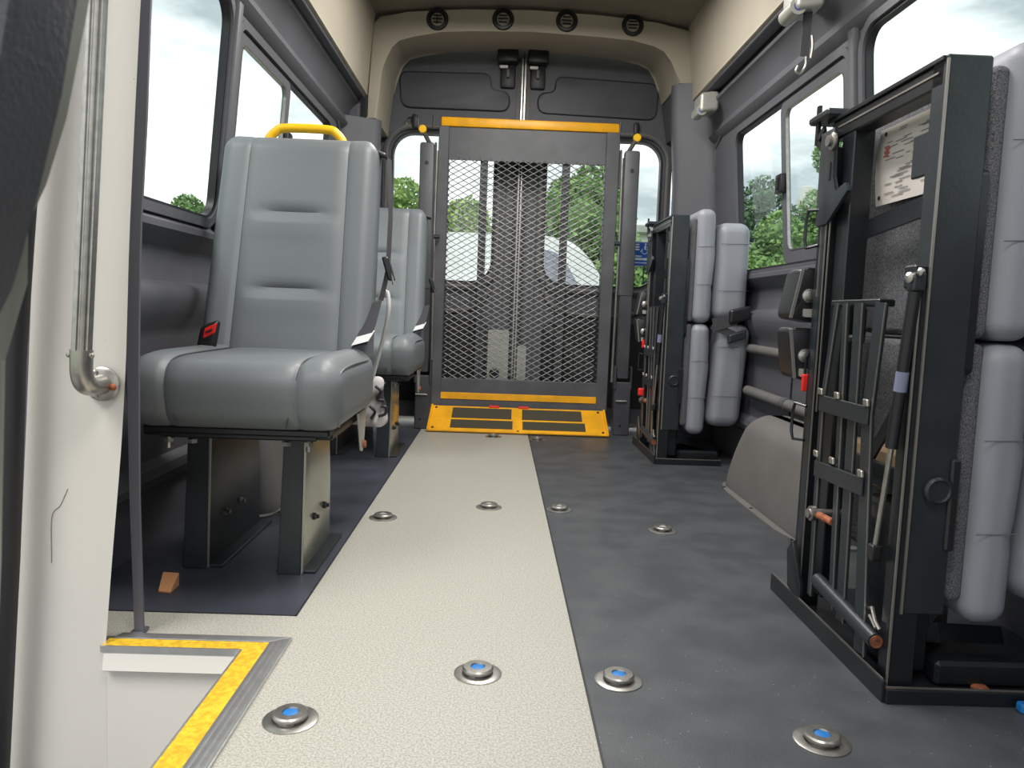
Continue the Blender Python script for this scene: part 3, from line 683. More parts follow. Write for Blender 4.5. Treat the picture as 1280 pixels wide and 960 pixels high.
# ================================================================== FOLDED SIDE SEATS
def make_folded():
    root = thing('folded_seat', (0.72, 1.33, 0), 'nearer black-framed folding seat stowed upright on the right, paper notice inside', 'folding seat', 'folded seats along the right wall')
    P = lambda mb, n, m, par=root: mb.build(n, m, par)
    # floor mounting
    base = P(MB().box(0.603, 0.86, 1.105, 1.575, 0.0, 0.010, 0.002).box(0.598, 0.604, 1.105, 1.585, 0.0, 0.034, 0.001).box(0.603, 0.86, 1.100, 1.106, 0.0, 0.022, 0.001), 'floor_base', 'black')
    P(MB().bar((0.604, 1.108, 0.023), (0.86, 1.106, 0.023), 0.002, 0.003, (0, 1, 0)).bar((0.601, 1.11, 0.035), (0.601, 1.58, 0.035), 0.002, 0.002), 'base_edge', 'edge', base)
    for x, y in ((0.618, 1.125), (0.768, 1.135), (0.618, 1.545)):
        P(MB().lathe((x, y, 0.010), (0, 0, 1), [(0.013, 0), (0.013, 0.004), (0.009, 0.007)], 10), 'rusty_bolt', 'rust', base)
    # uprights that carry the frame
    for y0, y1, z1 in ((1.120, 1.128, 0.62), (1.470, 1.478, 0.90)):
        P(MB().box(0.612, 0.652, y0, y1, 0.01, z1, 0.001), 'upright', 'black')
    P(MB().box(0.612, 0.617, 1.12, 1.150, 0.01, 0.62, 0.001), 'upright', 'black')
    P(MB().bar((0.6115, 1.119, 0.02), (0.6115, 1.119, 0.62), 0.003, 0.003), 'edge_highlight', 'edge')  # highlight along the edge, drawn as a thin pale strip
    # main stowed frame: front channel plate
    fr = P(MB().box(0.624, 0.690, 1.118, 1.126, 0.133, 0.957, 0.003).box(0.624, 0.630, 1.118, 1.158, 0.133, 0.957, 0.002), 'front_channel', 'black2')
    P(MB().bar((0.6235, 1.117, 0.135), (0.6235, 1.117, 0.950), 0.0035, 0.0035), 'edge_highlight', 'edge', fr)
    P(MB().prism(rrect(1.12, 1.148, 0.50, 0.80, 0.012), YZ, 0.6885, 0.700), 'hinge_cover', 'plastic', fr)
    P(MB().lathe((0.661, 1.117, 0.327), (0, -1, 0), [(0.021, 0), (0.021, 0.006), (0.017, 0.009), (0.015, 0.006)], 28), 'lock_disc', 'black2', fr)
    P(MB().box(0.679, 0.694, 1.112, 1.12, 0.235, 0.375, 0.003), 'lock_plate', 'plastic', fr)
    # top bar and rear post
    P(MB().box(0.624, 0.660, 1.126, 1.500, 0.915, 0.950, 0.003).box(0.620, 0.668, 1.126, 1.515, 0.950, 0.957, 0.001), 'top_bar', 'black')
    P(MB().bar((0.6235, 1.14, 0.936), (0.6235, 1.50, 0.936), 0.003, 0.002), 'edge_highlight', 'edge')
    P(MB().box(0.626, 0.664, 1.405, 1.455, 0.05, 0.93, 0.002), 'rear_post', 'black')
    P(MB().box(0.614, 0.620, 1.470, 1.510, 0.04, 0.93, 0.001).box(0.614, 0.640, 1.500, 1.506, 0.04, 0.93, 0.001), 'rear_channel', 'black2')
    P(MB().bar((0.613, 1.468, 0.05), (0.613, 1.468, 0.93), 0.0022, 0.0022).bar((0.613, 1.452, 0.40), (0.613, 1.452, 0.76), 0.0022, 0.0022).bar((0.613, 1.49, 0.62), (0.613, 1.49, 0.90), 0.002, 0.002), 'edge_highlight', 'edge')
    # hooked latch plate
    hk = [(1.50, 0.93), (1.50, 0.86), (1.505, 0.80), (1.46, 0.765), (1.40, 0.795), (1.375, 0.82), (1.37, 0.810), (1.405, 0.772), (1.43, 0.752), (1.475, 0.74), (1.505, 0.74), (1.515, 0.93)]
    hk = [(1.505, 0.93), (1.505, 0.755), (1.455, 0.755), (1.375, 0.805), (1.385, 0.820), (1.425, 0.810), (1.440, 0.840), (1.445, 0.93)]
    P(MB().prism(hk, YZ, 0.606, 0.613, 0.001), 'latch_plate', 'black2')
    P(MB().box(0.604, 0.609, 1.450, 1.458, 0.835, 0.868), 'latch_slot', 'rubber')
    P(MB().lathe((0.606, 1.447, 0.905), (-1, 0, 0), [(0.016, 0), (0.016, 0.003), (0.010, 0.005), (0.010, 0.012), (0.005, 0.013)], 20), 'silver_bolt', 'steel')
    P(MB().bar((0.610, 1.50, 0.94), (0.610, 1.535, 0.92), 0.012, 0.006).bar((0.610, 1.533, 0.99), (0.610, 1.533, 0.915), 0.012, 0.006).bar((0.610, 1.533, 0.922), (0.610, 1.49, 0.895), 0.012, 0.006), 'release_hook', 'black')
    P(MB().box(0.60, 0.665, 1.47, 1.56, 0.957, 0.972, 0.004), 'top_cap', 'black2')
    for z in (0.76, 0.38):
        P(MB().tube([(0.609, 1.49, z+0.025), (0.600, 1.525, z+0.028), (0.598, 1.53, z+0.01), (0.598, 1.53, z-0.03), (0.600, 1.525, z-0.045), (0.609, 1.49, z-0.042)], 0.0032, 6), 'wire_clip', 'black')
    # carpeted backing board and cushions
    for z0, z1 in ((0.555, 0.950), (0.150, 0.547)):
        P(MB().rbox((0.712, 1.335, (z0+z1)/2), (0.014, 0.205, (z1-z0)/2), 0.012, (2, 8, 8)), 'carpet_board', 'carpet')
    for z0, z1 in ((0.552, 0.985), (0.118, 0.548)):
        hz = (z1-z0)/2
        def fq(p, hz=hz, z0=z0):
            y = p.y; x = p.x
            if x > 0: x += 0.006*gauss(p.z-0.05, 0.08) - 0.004*gauss(p.z-hz*0.35, 0.006) - 0.004*gauss(p.z+hz*0.35, 0.006)
            return (x, y, p.z)
        P(MB().rbox((0.757, 1.335, (z0+z1)/2), (0.036, 0.222, hz), 0.030, (4, 8, 14), f=fq), 'seat_cushion', 'vinyl_light')
        for dz in (0.33, -0.33):
            zc = (z0+z1)/2 + dz*hz
            P(MB().tube([(0.724, 1.1125, zc), (0.79, 1.1125, zc+0.003)], 0.0009, 6), 'seam', 'seam_light')
    for z0, z1 in ((0.565, 0.938), (0.150, 0.552)):
        hz = (z1-z0)/2
        def fq(p, hz=hz, up=(z0 > 0.5)):
            k = p.z/hz
            return (p.x + (0.0 if up else 0.012*(k+1)), p.y, p.z)
        P(MB().rbox((0.867, 1.335, (z0+z1)/2), (0.066, 0.215, hz), 0.042, (6, 8, 12), f=fq), 'back_cushion', 'vinyl_light')
        for dz in (0.55, -0.40):
            zc = (z0+z1)/2 + dz*hz
            P(MB().tube([(0.812, 1.1185, zc), (0.900, 1.1185, zc+0.002), (0.930, 1.126, zc+0.003)], 0.0009, 6), 'seam', 'seam_light')
        P(MB().tube([(0.915, 1.121, (z0+z1)/2-hz*0.85), (0.917, 1.120, (z0+z1)/2), (0.913, 1.121, (z0+z1)/2+hz*0.85)], 0.0009, 6), 'seam', 'seam_light')
    # straps with plastic covers across the back cushions
    P(MB().bar((0.795, 1.105, 0.556), (0.880, 1.100, 0.575), 0.030, 0.003, (0, 1, 0)).bar((0.795, 1.108, 0.545), (0.880, 1.104, 0.510), 0.030, 0.003, (0, 1, 0)).bar((0.795, 1.104, 0.530), (0.885, 1.098, 0.560), 0.022, 0.003, (0, 1, 0)), 'belt_strap', 'belt')
    P(MB().rbox((0.895, 1.098, 0.588), (0.040, 0.014, 0.027), 0.010, (3, 2, 3), f=lambda p: (p.x, p.y, p.z + 0.25*p.x)), 'buckle_cover', 'plastic')
    P(MB().rbox((0.890, 1.100, 0.505), (0.034, 0.012, 0.018), 0.008, (3, 2, 3), f=lambda p: (p.x, p.y, p.z + 0.35*p.x)), 'buckle_cover', 'black2')
    # inside the opening: strap, rail, card holder
    P(MB().bar((0.665, 1.155, 0.765), (0.665, 1.42, 0.742), 0.032, 0.008), 'cross_strap', 'black')
    P(MB().cyl((0.640, 1.165, 0.50), (0.640, 1.152, 0.90), 0.006, 10), 'guide_rod', 'black2')
    P(MB().box(0.628, 0.634, 1.158, 1.205, 0.795, 0.860, 0.002), 'card_clip', 'black2')
    for z in (0.885, 0.80): P(MB().lathe((0.640, 1.153, z), (0, 0, 1), [(0.010, 0), (0.010, 0.006)], 12), 'rod_collar', 'plastic')
    # scissor links
    lk = [((0.604, 1.372, 0.605), (0.603, 1.402, 0.420), 0.016), ((0.603, 1.402, 0.430), (0.602, 1.392, 0.06), 0.016), ((0.604, 1.338, 0.605), (0.604, 1.305, 0.07), 0.018), ((0.606, 1.292, 0.605), (0.606, 1.272, 0.06), 0.030), ((0.604, 1.212, 0.605), (0.603, 1.228, 0.42), 0.034), ((0.603, 1.228, 0.43), (0.603, 1.190, 0.04), 0.034)]
    for a, b, wd in lk:
        l = P(MB().bar(a, b, wd, 0.005), 'link_arm', 'black2')
        a2 = (a[0]-0.0028, a[1]-wd/2, a[2]); b2 = (b[0]-0.0028, b[1]-wd/2, b[2])
        P(MB().bar(a2, b2, 0.002, 0.002), 'edge_highlight', 'edge', l)  # link edge highlight put in as a pale strip
    for z0, z1 in ((0.438, 0.438), (0.315, 0.322)):
        P(MB().hull8([(x, y, z) for x in (0.596, 0.600) for (y, zz) in ((1.404, z0), (1.215, z1)) for z in (zz-0.030, zz)], 0.001), 'cross_plate', 'black2')
        for y in (1.398, 1.330, 1.222):
            P(MB().rbox((0.596, y, z1+0.006), (0.003, 0.008, 0.006), 0.0025, (2, 2, 2), f=lambda p: (p.x, p.y+0.3*p.z, p.z)), 'weld', 'edge')
    P(MB().lathe((0.596, 1.385, 0.218), (-1, 0, 0), [(0.009, -0.05), (0.009, 0.0), (0.014, 0.0), (0.014, 0.009), (0.009, 0.010), (0.009, 0.014)], 12), 'silver_bolt', 'steel')
    P(MB().cyl((0.598, 1.375, 0.218), (0.604, 1.325, 0.218), 0.007, 10), 'pivot_sleeve', 'rust')
    P(MB().cyl((0.600, 1.36, 0.100), (0.602, 1.142, 0.080), 0.013, 16), 'pivot_tube', 'black2')
    P(MB().lathe((0.602, 1.1415, 0.080), (0, -1, 0), [(0.010, 0), (0.010, 0.002), (0.004, 0.002), (0.003, -0.003)], 16), 'tube_end', 'rust')
    P(MB().tube([(0.610, 1.20, 0.11), (0.604, 1.165, 0.125), (0.602, 1.15, 0.11), (0.605, 1.14, 0.10)], 0.003, 6).tube([(0.612, 1.19, 0.10), (0.604, 1.17, 0.11), (0.602, 1.145, 0.10)], 0.003, 6), 'spring_clip', 'edge')
    # gas strut
    gs = P(MB().cyl((0.604, 1.119, 0.620), (0.600, 1.140, 0.385), 0.0090, 16), 'gas_strut', 'plastic')
    P(MB().cyl((0.600, 1.140, 0.388), (0.598, 1.160, 0.225), 0.0042, 10), 'strut_rod', 'steel', gs)
    P(MB().rbox((0.598, 1.161, 0.216), (0.009, 0.009, 0.013), 0.004, (2, 2, 2)), 'strut_end', 'plastic', gs)
    P(MB().rbox((0.606, 1.120, 0.634), (0.010, 0.010, 0.014), 0.004, (2, 2, 2)), 'strut_end', 'black2', gs)
    P(MB().lathe((0.596, 1.117, 0.640), (-1, -0.3, 0), [(0.008, 0), (0.008, 0.005), (0.003, 0.009)], 14), 'ball_joint', 'steel', gs)
    P(MB().lathe((0.606, 1.108, 0.648), (-1, -0.3, 0), [(0.006, 0), (0.006, 0.004), (0.002, 0.007)], 12), 'ball_joint', 'steel', gs)
    P(MB().cyl((0.6020, 1.1295, 0.502), (0.6016, 1.1322, 0.472), 0.0093, 16), 'strut_label', 'label_grey', gs)
    P(MB().box(0.604, 0.640, 1.125, 1.155, 0.625, 0.660, 0.003), 'strut_bracket', 'black')
    # lower inner parts
    P(MB().box(0.645, 0.652, 1.20, 1.44, 0.30, 0.34, 0.001).bar((0.655, 1.20, 0.48), (0.655, 1.32, 0.33), 0.022, 0.005), 'inner_brace', 'black2')
    P(MB().box(0.640, 0.70, 1.165, 1.30, 0.02, 0.28, 0.006), 'gear_box', 'black')
    P(MB().box(0.668, 0.698, 1.17, 1.42, 0.285, 0.36, 0.008), 'foam_pad', 'foam')
    P(MB().box(0.612, 0.640, 1.24, 1.42, 0.60, 0.612, 0.002).box(0.630, 0.640, 1.33, 1.36, 0.54, 0.60, 0.004).box(0.630, 0.640, 1.39, 1.42, 0.54, 0.60, 0.004).box(0.630, 0.640, 1.33, 1.42, 0.535, 0.55, 0.004), 'pivot_bracket', 'black')
    P(MB().prism([(1.49, 0.135), (1.515, 0.11), (1.50, 0.04), (1.44, 0.02), (1.44, 0.06)], YZ, 0.600, 0.608, 0.001), 'foot_gusset', 'black')
    P(MB().box(0.70, 0.86, 1.14, 1.18, 0.01, 0.05, 0.006).bar((0.66, 1.18, 0.03), (0.86, 1.40, 0.03), 0.04, 0.02).bar((0.70, 1.16, 0.09), (0.90, 1.30, 0.03), 0.03, 0.02), 'floor_strut', 'black')
    # recliner housings sticking out of the back, with red tab
    for z0, lean in ((0.622, 0.010), (0.503, -0.006)):
        hs = P(MB().prism(smooth_poly([(0.585+lean, z0+0.055), (0.587-lean, z0-0.045), (0.64, z0-0.055), (0.645, z0+0.055)], 0.012), XZ, 1.525, 1.600, 0.004), 'recliner_housing', 'plastic')
        P(MB().bar((0.586+lean, 1.523, z0+0.052), (0.588-lean, 1.523, z0-0.045), 0.006, 0.003, (0, 1, 0)), 'housing_rim', 'wall_light', hs)
        P(MB().prism(rrect(0.602, 0.635, z0-0.042, z0-0.026, 0.003), XZ, 1.518, 1.525), 'housing_plate', 'silver', hs)
        P(MB().lathe((0.612, 1.525, z0), (0, -1, 0), [(0.014, 0), (0.014, 0.004), (0.008, 0.006), (0.008, 0.009), (0.004, 0.010)], 20), 'pivot_bolt', 'steel', hs)
    P(MB().bar((0.620, 1.50, 0.525), (0.611, 1.515, 0.500), 0.008, 0.004).bar((0.611, 1.515, 0.50), (0.611, 1.515, 0.465), 0.007, 0.004), 'release_lever', 'black')
    P(MB().rbox((0.611, 1.512, 0.450), (0.0065, 0.004, 0.017), 0.003, (2, 2, 2)), 'release_tab', 'red')
    return root

f1 = make_folded()
f2 = copy_tree(f1); f2.location.y += 1.825; f2.location.x += 0.018
f2['label'] = 'farther black-framed folding seat stowed upright beside the wheelchair lift'
t = MB().rbox((0.60, 3.18, 0.255), (0.012, 0.010, 0.016), 0.006, (2, 2, 2)).build('release_knob', 'red', f2)

# paper notice inside the nearer folded seat
pn = thing('paper_notice', (0.693, 1.27, 0.76), 'white printed paper notice stuck on the carpeted board of the nearer folded seat', 'notice')
def fp(a, b):
    y = 1.430 - 0.255*a; z = 0.786 + 0.136*b
    return (0.690 - 0.006*math.sin(b*PI)*(1-a) - 0.004, y, z)
mb = MB().grid(10, 8, fp); mb.build('paper_sheet', 'paper', pn)
mb = MB(); rr_ = random.Random(3)
for i in range(64):
    a = rr_.uniform(0.12, 0.8); b = rr_.uniform(0.08, 0.93); l = rr_.uniform(0.04, 0.16)
    p = fp(a, b); q = fp(min(0.96, a+l), b)
    mb.bar((p[0]-0.0012, p[1], p[2]), (q[0]-0.0012, q[1], q[2]), 0.0014, 0.0004)
tag(mb.build('paper_print', 'ink', pn), kind='stuff')
mb = MB()
for k in range(5):
    p = fp(0.12+0.015*(k % 2), 0.62+0.03*k); mb.box(p[0]-0.0015, p[0]-0.001, p[1]-0.012, p[1]+0.004, p[2]-0.0015, p[2]+0.0015)
tag(mb.build('red_print', 'redink', pn), kind='stuff')
for a, b in ((0.09, 0.92), (0.06, 0.10)):
    p = fp(a, b); MB().lathe((p[0]-0.001, p[1], p[2]), (-1, 0, 0), [(0.004, 0), (0.004, 0.001)], 10).build('punched_hole', 'rubber', pn)

tag(MB().rbox((0.808, 1.086, 0.008), (0.012, 0.009, 0.008), 0.005, (2, 2, 2)).build('blue_clip', 'blue'), 'small blue plastic piece on the floor at the right edge of the picture', 'clip')
# ================================================================== WHEELCHAIR LIFT
lift = thing('wheelchair_lift', (0.10, 3.66, 0), 'grey wheelchair lift with expanded mesh platform folded upright before the rear doors', 'wheelchair lift')
LY = 3.70
def lp(mb, n, m, par=lift): return mb.build(n, m, par)
# all in the plane y=LY, tapering in very slightly
lp(MB().box(-0.305, 0.532, LY-0.012, LY+0.03, 1.420, 1.464, 0.008, 2), 'top_edge_bar', 'yellow')
lp(MB().box(-0.308, 0.535, LY, LY+0.008, 1.270, 1.424, 0.002), 'top_plate', 'lift')
lp(MB().hull8([(-0.312, LY-0.02, 1.42), (-0.330, LY-0.02, 0.10), (-0.312, LY+0.04, 1.42), (-0.330, LY+0.04, 0.10), (-0.264, LY-0.02, 1.42), (-0.270, LY-0.02, 0.10), (-0.264, LY+0.04, 1.42), (-0.270, LY+0.04, 0.10)], 0.003), 'side_rail', 'lift')
lp(MB().hull8([(0.472, LY-0.02, 1.42), (0.478, LY-0.02, 0.10), (0.472, LY+0.04, 1.42), (0.478, LY+0.04, 0.10), (0.537, LY-0.02, 1.42), (0.532, LY-0.02, 0.10), (0.537, LY+0.04, 1.42), (0.532, LY+0.04, 0.10)], 0.003), 'side_rail', 'lift')
lp(MB().box(-0.328, 0.530, LY-0.015, LY+0.01, 0.10, 0.240, 0.003), 'bottom_plate', 'lift')
lp(MB().box(-0.312, 0.505, LY-0.018, LY-0.014, 0.140, 0.172, 0.001), 'yellow_stripe', 'yellow')
for x in (-0.098, 0.292):
    lp(MB().box(x-0.018, x+0.018, LY+0.012, LY+0.045, 0.24, 1.28, 0.002), 'stiffener', 'liftdk')
# expanded mesh
mb = MB(); PW = 0.0505; PH = 0.0285; x0m, x1m, z0m, z1m = -0.268, 0.476, 0.236, 1.274
nx = int((x1m-x0m)/PW)+1; nz_ = int((z1m-z0m)/PH)+1
for i in range(nx):
    for j in range(nz_):
        xc = x0m + i*PW; zc = z0m + j*PH
        for (ax_, az, bx_, bz) in ((0, .5, .5, 1), (.5, 0, 0, .5), (.5, 0, 1, .5), (1, .5, .5, 1)):
            p = (xc+ax_*PW, LY-0.001+0.004*az, zc+az*PH); q = (xc+bx_*PW, LY-0.001+0.004*bz, zc+bz*PH)
            if max(p[0], q[0]) > x1m+0.005 or max(p[2], q[2]) > z1m+0.01: continue
            pv, qv = Vector(p), Vector(q)
            d = (qv-pv)*0.02
            mb.bar(pv-d, qv+d, 0.0021, 0.0045, (0, 1, -0.45))
tag(lp(mb, 'expanded_mesh', 'mesh'), kind='stuff')
# toothed mesh edges
mb = MB()
for j in range(nz_-1):
    z = z0m + (j+0.5)*PH
    for x in (-0.272, 0.480): mb.bar((x-0.012, LY-0.004, z), (x+0.014, LY-0.004, z), 0.007, 0.012, (0, 1, 0))
for i in range(nx):
    x = x0m + i*PW
    mb.prism([(x-0.008, 1.271), (x+0.008, 1.271), (x+0.002, 1.283), (x-0.002, 1.283)], XZ, LY-0.006, LY)
tag(lp(mb, 'mesh_teeth', 'liftdk'), kind='stuff')
# threshold plate : slopes from the floor up to the platform
A = Vector((-0.322, 3.530, 0.008)); B = Vector((0.528, 3.530, 0.008)); Cc = Vector((0.522, 3.672, 0.108)); D = Vector((-0.312, 3.672, 0.108))
nrm = (B-A).cross(D-A).normalized()
def tp(u, v, h=0.0):
    return (A.lerp(B, u)).lerp(D.lerp(Cc, u), v) + nrm*h
def slab(u0, u1, v0, v1, h0, h1, bev=0):
    mb = MB(); mb.hull8([tp(u, v, h) for u in (u0, u1) for v in (v0, v1) for h in (h0, h1)], bev); return mb
th = lp(slab(0, 1, 0, 1, -0.006, 0.0, 0.001), 'threshold_plate', 'yellow')
lp(slab(0, 1, -0.02, 0.03, -0.004, 0.006, 0.002), 'threshold_lip', 'yellow', th)
for u0, u1 in ((0, 0.012), (0.988, 1)): lp(slab(u0, u1, 0, 1, 0.0, 0.010, 0.002), 'threshold_lip', 'yellow', th)
for u0, u1, v0, v1 in ((0.125, 0.462, 0.52, 0.93), (0.125, 0.470, 0.13, 0.45), (0.522, 0.862, 0.52, 0.93), (0.525, 0.875, 0.13, 0.45)):
    lp(slab(u0, u1, v0, v1, 0.0, 0.0015), 'grip_pad', 'grit', th)
for u, v in ((0.03, 0.12), (0.5, 0.06), (0.97, 0.12), (0.03, 0.92), (0.96, 0.92)):
    lp(MB().lathe(tp(u, v, 0.0), nrm, [(0.006, 0), (0.006, 0.002), (0.003, 0.004)], 10), 'bolt', 'black', th)
for u in (0.36, 0.53):
    lp(slab(u-0.03, u+0.03, 0.96, 1.04, 0.0, 0.006, 0.002), 'red_marker', 'red', th)
# folding arms and towers
for s, xa, xb in ((-1, -0.392, -0.326), (1, 0.552, 0.622)):
    arm = lp(MB().box(xa, xb, 3.61, 3.66, 0.66, 1.328, 0.010, 2), 'handrail_cover', 'lift')
    xm = (xa+xb)/2
    lp(MB().lathe((xm, 3.609, 1.235), (0, -1, 0), [(0.009, 0), (0.009, 0.002), (0.004, 0.002)], 10), 'cover_bolt', 'rubber', arm)
    lp(MB().box(xa+0.008, xb-0.002, 3.615, 3.655, 0.27, 0.67, 0.004), 'lower_arm', 'liftdk')
    tw = lp(MB().box(xa+0.004, xb+0.012, 3.61, 3.68, 0.0, 0.255, 0.004), 'tower', 'liftdk')
    for q0, q1 in ((xa, xa+0.008), (xb+0.006, xb+0.013)): lp(MB().box(q0, q1, 3.60, 3.68, 0.22, 0.33, 0.002), 'fork', 'liftdk', tw)
    lp(MB().cyl((xm-0.025, 3.607, 0.165), (xm+0.028, 3.607, 0.165), 0.005, 8), 'fork_pin', 'steel', tw)
    lp(MB().lathe((xm, 3.609, 0.05), (0, -1, 0), [(0.006, 0), (0.006, 0.002), (0.003, 0.003)], 10), 'bolt', 'rubber', tw)
    # grab tube with yellow cap sticking out on top
    xt = xm - 0.022 if s < 0 else xm + 0.015
    lp(MB().cyl((xm+0.012*(1 if s < 0 else -1.5), 3.66, 1.32), (xt, 3.605, 1.382), 0.010, 12).cyl((xm+0.026*(1 if s < 0 else -1.2), 3.66, 1.31), (xt+0.004, 3.62, 1.375), 0.006, 10), 'grab_tube', 'steel')
    lp(MB().lathe((xt, 3.612, 1.383), (0.0, -1, -0.05), [(0.018, 0), (0.018, 0.014), (0.015, 0.017)], 20), 'yellow_cap', 'yellow_bright')
    # inner parallelogram tube beside the platform
    xi = -0.318 if s < 0 else 0.548
    lp(MB().tube([(xi, 3.66, 1.30), (xi+0.004*s, 3.66, 0.95), (xi, 3.66, 0.25)], 0.007, 8), 'parallel_tube', 'steel')
    lp(MB().cyl((xi-0.02, 3.65, 0.905), (xi+0.025, 3.65, 0.905), 0.010, 10).cyl((xi-0.02, 3.65, 1.40), (xi-0.018, 3.65, 1.46), 0.004, 8), 'link_pin', 'black2')
    lp(MB().box(xi-0.012, xi-0.002, 3.665, 3.685, 1.16, 1.34, 0.003), 'latch_strip', 'lift')

# ================================================================== BELT RETRACTORS & SIDE DETAILS
def retractor(x, y, z, label, strap):
    t = thing('belt_retractor', (x, y, z-0.06), label, 'belt retractor', 'silver belt retractors under the right roof panel')
    MB().rbox((x, y, z), (0.040, 0.055, 0.040), 0.014, (4, 4, 4), f=lambda p: (p.x, p.y, p.z + 0.15*p.x)).build('housing', 'silver', t)
    MB().cyl((x-0.030, y-0.045, z-0.034), (x-0.030, y+0.045, z-0.034), 0.022, 16).build('reel_cover', 'silver', t)
    MB().lathe((x-0.030, y-0.0455, z-0.034), (0, -1, 0), [(0.012, 0), (0.012, 0.001)], 16).build('round_badge', 'badge', t)
    MB().box(x+0.005, x+0.07, y+0.06, y+0.13, z+0.01, z+0.04, 0.004).build('mount_bracket', 'steel', t)
    if strap:
        MB().bar((x+0.006, y-0.02, z-0.03), (x+0.004, y-0.02, z-0.155), 0.024, 0.003, (0, 1, 0)).build('belt_strap', 'belt', t)
        MB().tube(spline([(x+0.020, y-0.02, z-0.10), (x+0.023, y-0.022, z-0.13), (x+0.020, y-0.022, z-0.16)], 4), 0.005, 8).build('tongue', 'steel', t)
        MB().tube(spline([(x+0.008, y-0.02, z-0.155), (x+0.009, y-0.02, z-0.18), (x-0.004, y-0.02, z-0.20), (x-0.016, y-0.02, z-0.195), (x-0.012, y-0.02, z-0.18)], 4), 0.0035, 8).build('hook', 'steel', t)

retractor(0.795, 2.16, 1.440, 'silver belt retractor with black strap and hook hanging, upper right', True)
retractor(0.835, 3.30, 1.462, 'small silver belt retractor at the far end beside the rear pillar', False)
lb = MB().bar((0.8135, 2.46, 1.566), (0.8130, 2.30, 1.566), 0.020, 0.0015)
tag(lb.build('label_sticker', 'label'), 'pale strip sticker on the beige panel left of the near belt retractor', 'sticker')

# ================================================================== ENTRY: WHITE PANEL, STEP EDGE, RAIL, POST
def interp(z, tb):
    if z <= tb[0][0]: return tb[0][1] + (z-tb[0][0])*(tb[1][1]-tb[0][1])/(tb[1][0]-tb[0][0])
    for (a0, v0), (a1, v1) in zip(tb, tb[1:]):
        if z <= a1: return v0 + (v1-v0)*(z-a0)/(a1-a0)
    (a0, v0), (a1, v1) = tb[-2:]
    return v1 + (z-a1)*(v1-v0)/(a1-a0)
def fwhite(u, v):
    z = -0.36 + 2.1*v
    xr = interp(z, [(0.0, -0.626), (0.145, -0.614), (0.252, -0.604), (0.343, -0.596), (0.471, -0.588), (0.659, -0.581), (0.841, -0.571), (1.019, -0.560)])
    if z < 0: xr = -0.626
    xl = interp(z, [(-0.214, -0.786), (0.141, -0.761), (0.402, -0.744), (0.654, -0.729), (0.728, -0.722), (1.015, -0.69)])
    x = xl + (xr-xl)*u
    return (x, 1.222 - 0.005*math.sin(u*PI), z)
mb = MB().grid(10, 40, fwhite)
struct('wall_entry', mb, 'white', 'glossy white panel beside the entry step')
struct('wall_entry', MB().box(-0.70, -0.402, 1.2222, 1.236, -0.36, -0.002), 'white', 'white riser below the yellow step edge')
mb = MB(); mb.grid(1, 30, lambda u, v: (fwhite(1, v)[0]-0.010*u, 1.222+0.010*u, max(0.0, fwhite(1, v)[2])))
struct('trim_7', mb, 'white')
tag(MB().tube(spline([(-0.680, 1.2165, 0.262), (-0.692, 1.2165, 0.235), (-0.706, 1.2165, 0.215), (-0.708, 1.2165, 0.14)], 6), [0.0006]*19, 6).build('scuff_mark', 'ink'), kind='structure')
# slanted lip under the yellow strip
tag(MB().hull8([(-0.626, 1.214, -0.004), (-0.626, 1.206, -0.036), (-0.626, 1.224, -0.004), (-0.626, 1.224, -0.036), (-0.402, 1.214, -0.004), (-0.402, 1.206, -0.036), (-0.402, 1.224, -0.004), (-0.402, 1.224, -0.036)], 0.002).build('trim_8', 'white'), 'white slanted lip under the yellow step edge', kind='structure')

se = thing('step_edge', (-0.37, 1.2, 0), 'yellow and aluminium nosing around the corner of the entry step', 'step edge')
MB().prism([(-0.402, -0.45), (-0.366, -0.45), (-0.366, 1.243), (-0.63, 1.243), (-0.63, 1.214), (-0.402, 1.214)], XY, 0.001, 0.0045).build('grip_strip', 'yellow_grit', se)
MB().prism([(-0.366, -0.45), (-0.334, -0.45), (-0.334, 1.266), (-0.366, 1.245)], XY, 0.0, 0.005, 0.001).build('metal_nosing', 'alu', se)
MB().prism([(-0.366, 1.2455), (-0.334, 1.2665), (-0.62, 1.2665), (-0.625, 1.2455)], XY, 0.0, 0.005, 0.001).build('metal_nosing', 'alu', se)
for k in range(3):
    x = -0.360+0.010*k; MB().box(x, x+0.003, -0.45, 1.243, 0.0045, 0.0062).build('nosing_rib', 'alu', se)
MB().box(-0.404, -0.401, -0.45, 1.214, -0.02, 0.005).box(-0.63, -0.404, 1.212, 1.215, -0.006, 0.005).build('inner_edge', 'alu', se)

pt = thing('thin_post', (-0.596, 1.278, 0), 'thin dark grey vertical post beside the white entry panel', 'post')
PXL = [(0.004, -0.602), (0.13, -0.605), (0.24, -0.608), (0.467, -0.610), (0.662, -0.606), (0.852, -0.594), (1.036, -0.582), (1.85, -0.525)]
PXR = [(0.004, -0.587), (0.13, -0.590), (0.24, -0.592), (0.467, -0.591), (0.662, -0.587), (0.852, -0.575), (1.037, -0.567), (1.85, -0.510)]
mb = MB(); rows = []
for k in range(25):
    z = 0.004 + 1.85*k/24; x = interp(z, PXL); x2 = interp(z, PXR)
    rows.append([mb.bm.verts.new(p) for p in ((x, 1.270, z), (x2, 1.270, z), (x2, 1.276, z), (x, 1.276, z))])
for A_, B_ in zip(rows, rows[1:]):
    for k in range(4): mb.bm.faces.new((A_[k], A_[(k+1) % 4], B_[(k+1) % 4], B_[k]))
mb.bm.faces.new(rows[0]); mb.bm.faces.new(rows[-1][::-1])
mb.build('post_body', 'post_grey', pt)
MB().box(-0.608, -0.586, 1.266, 1.292, 0.001, 0.006, 0.001).build('post_foot', 'post_grey', pt)

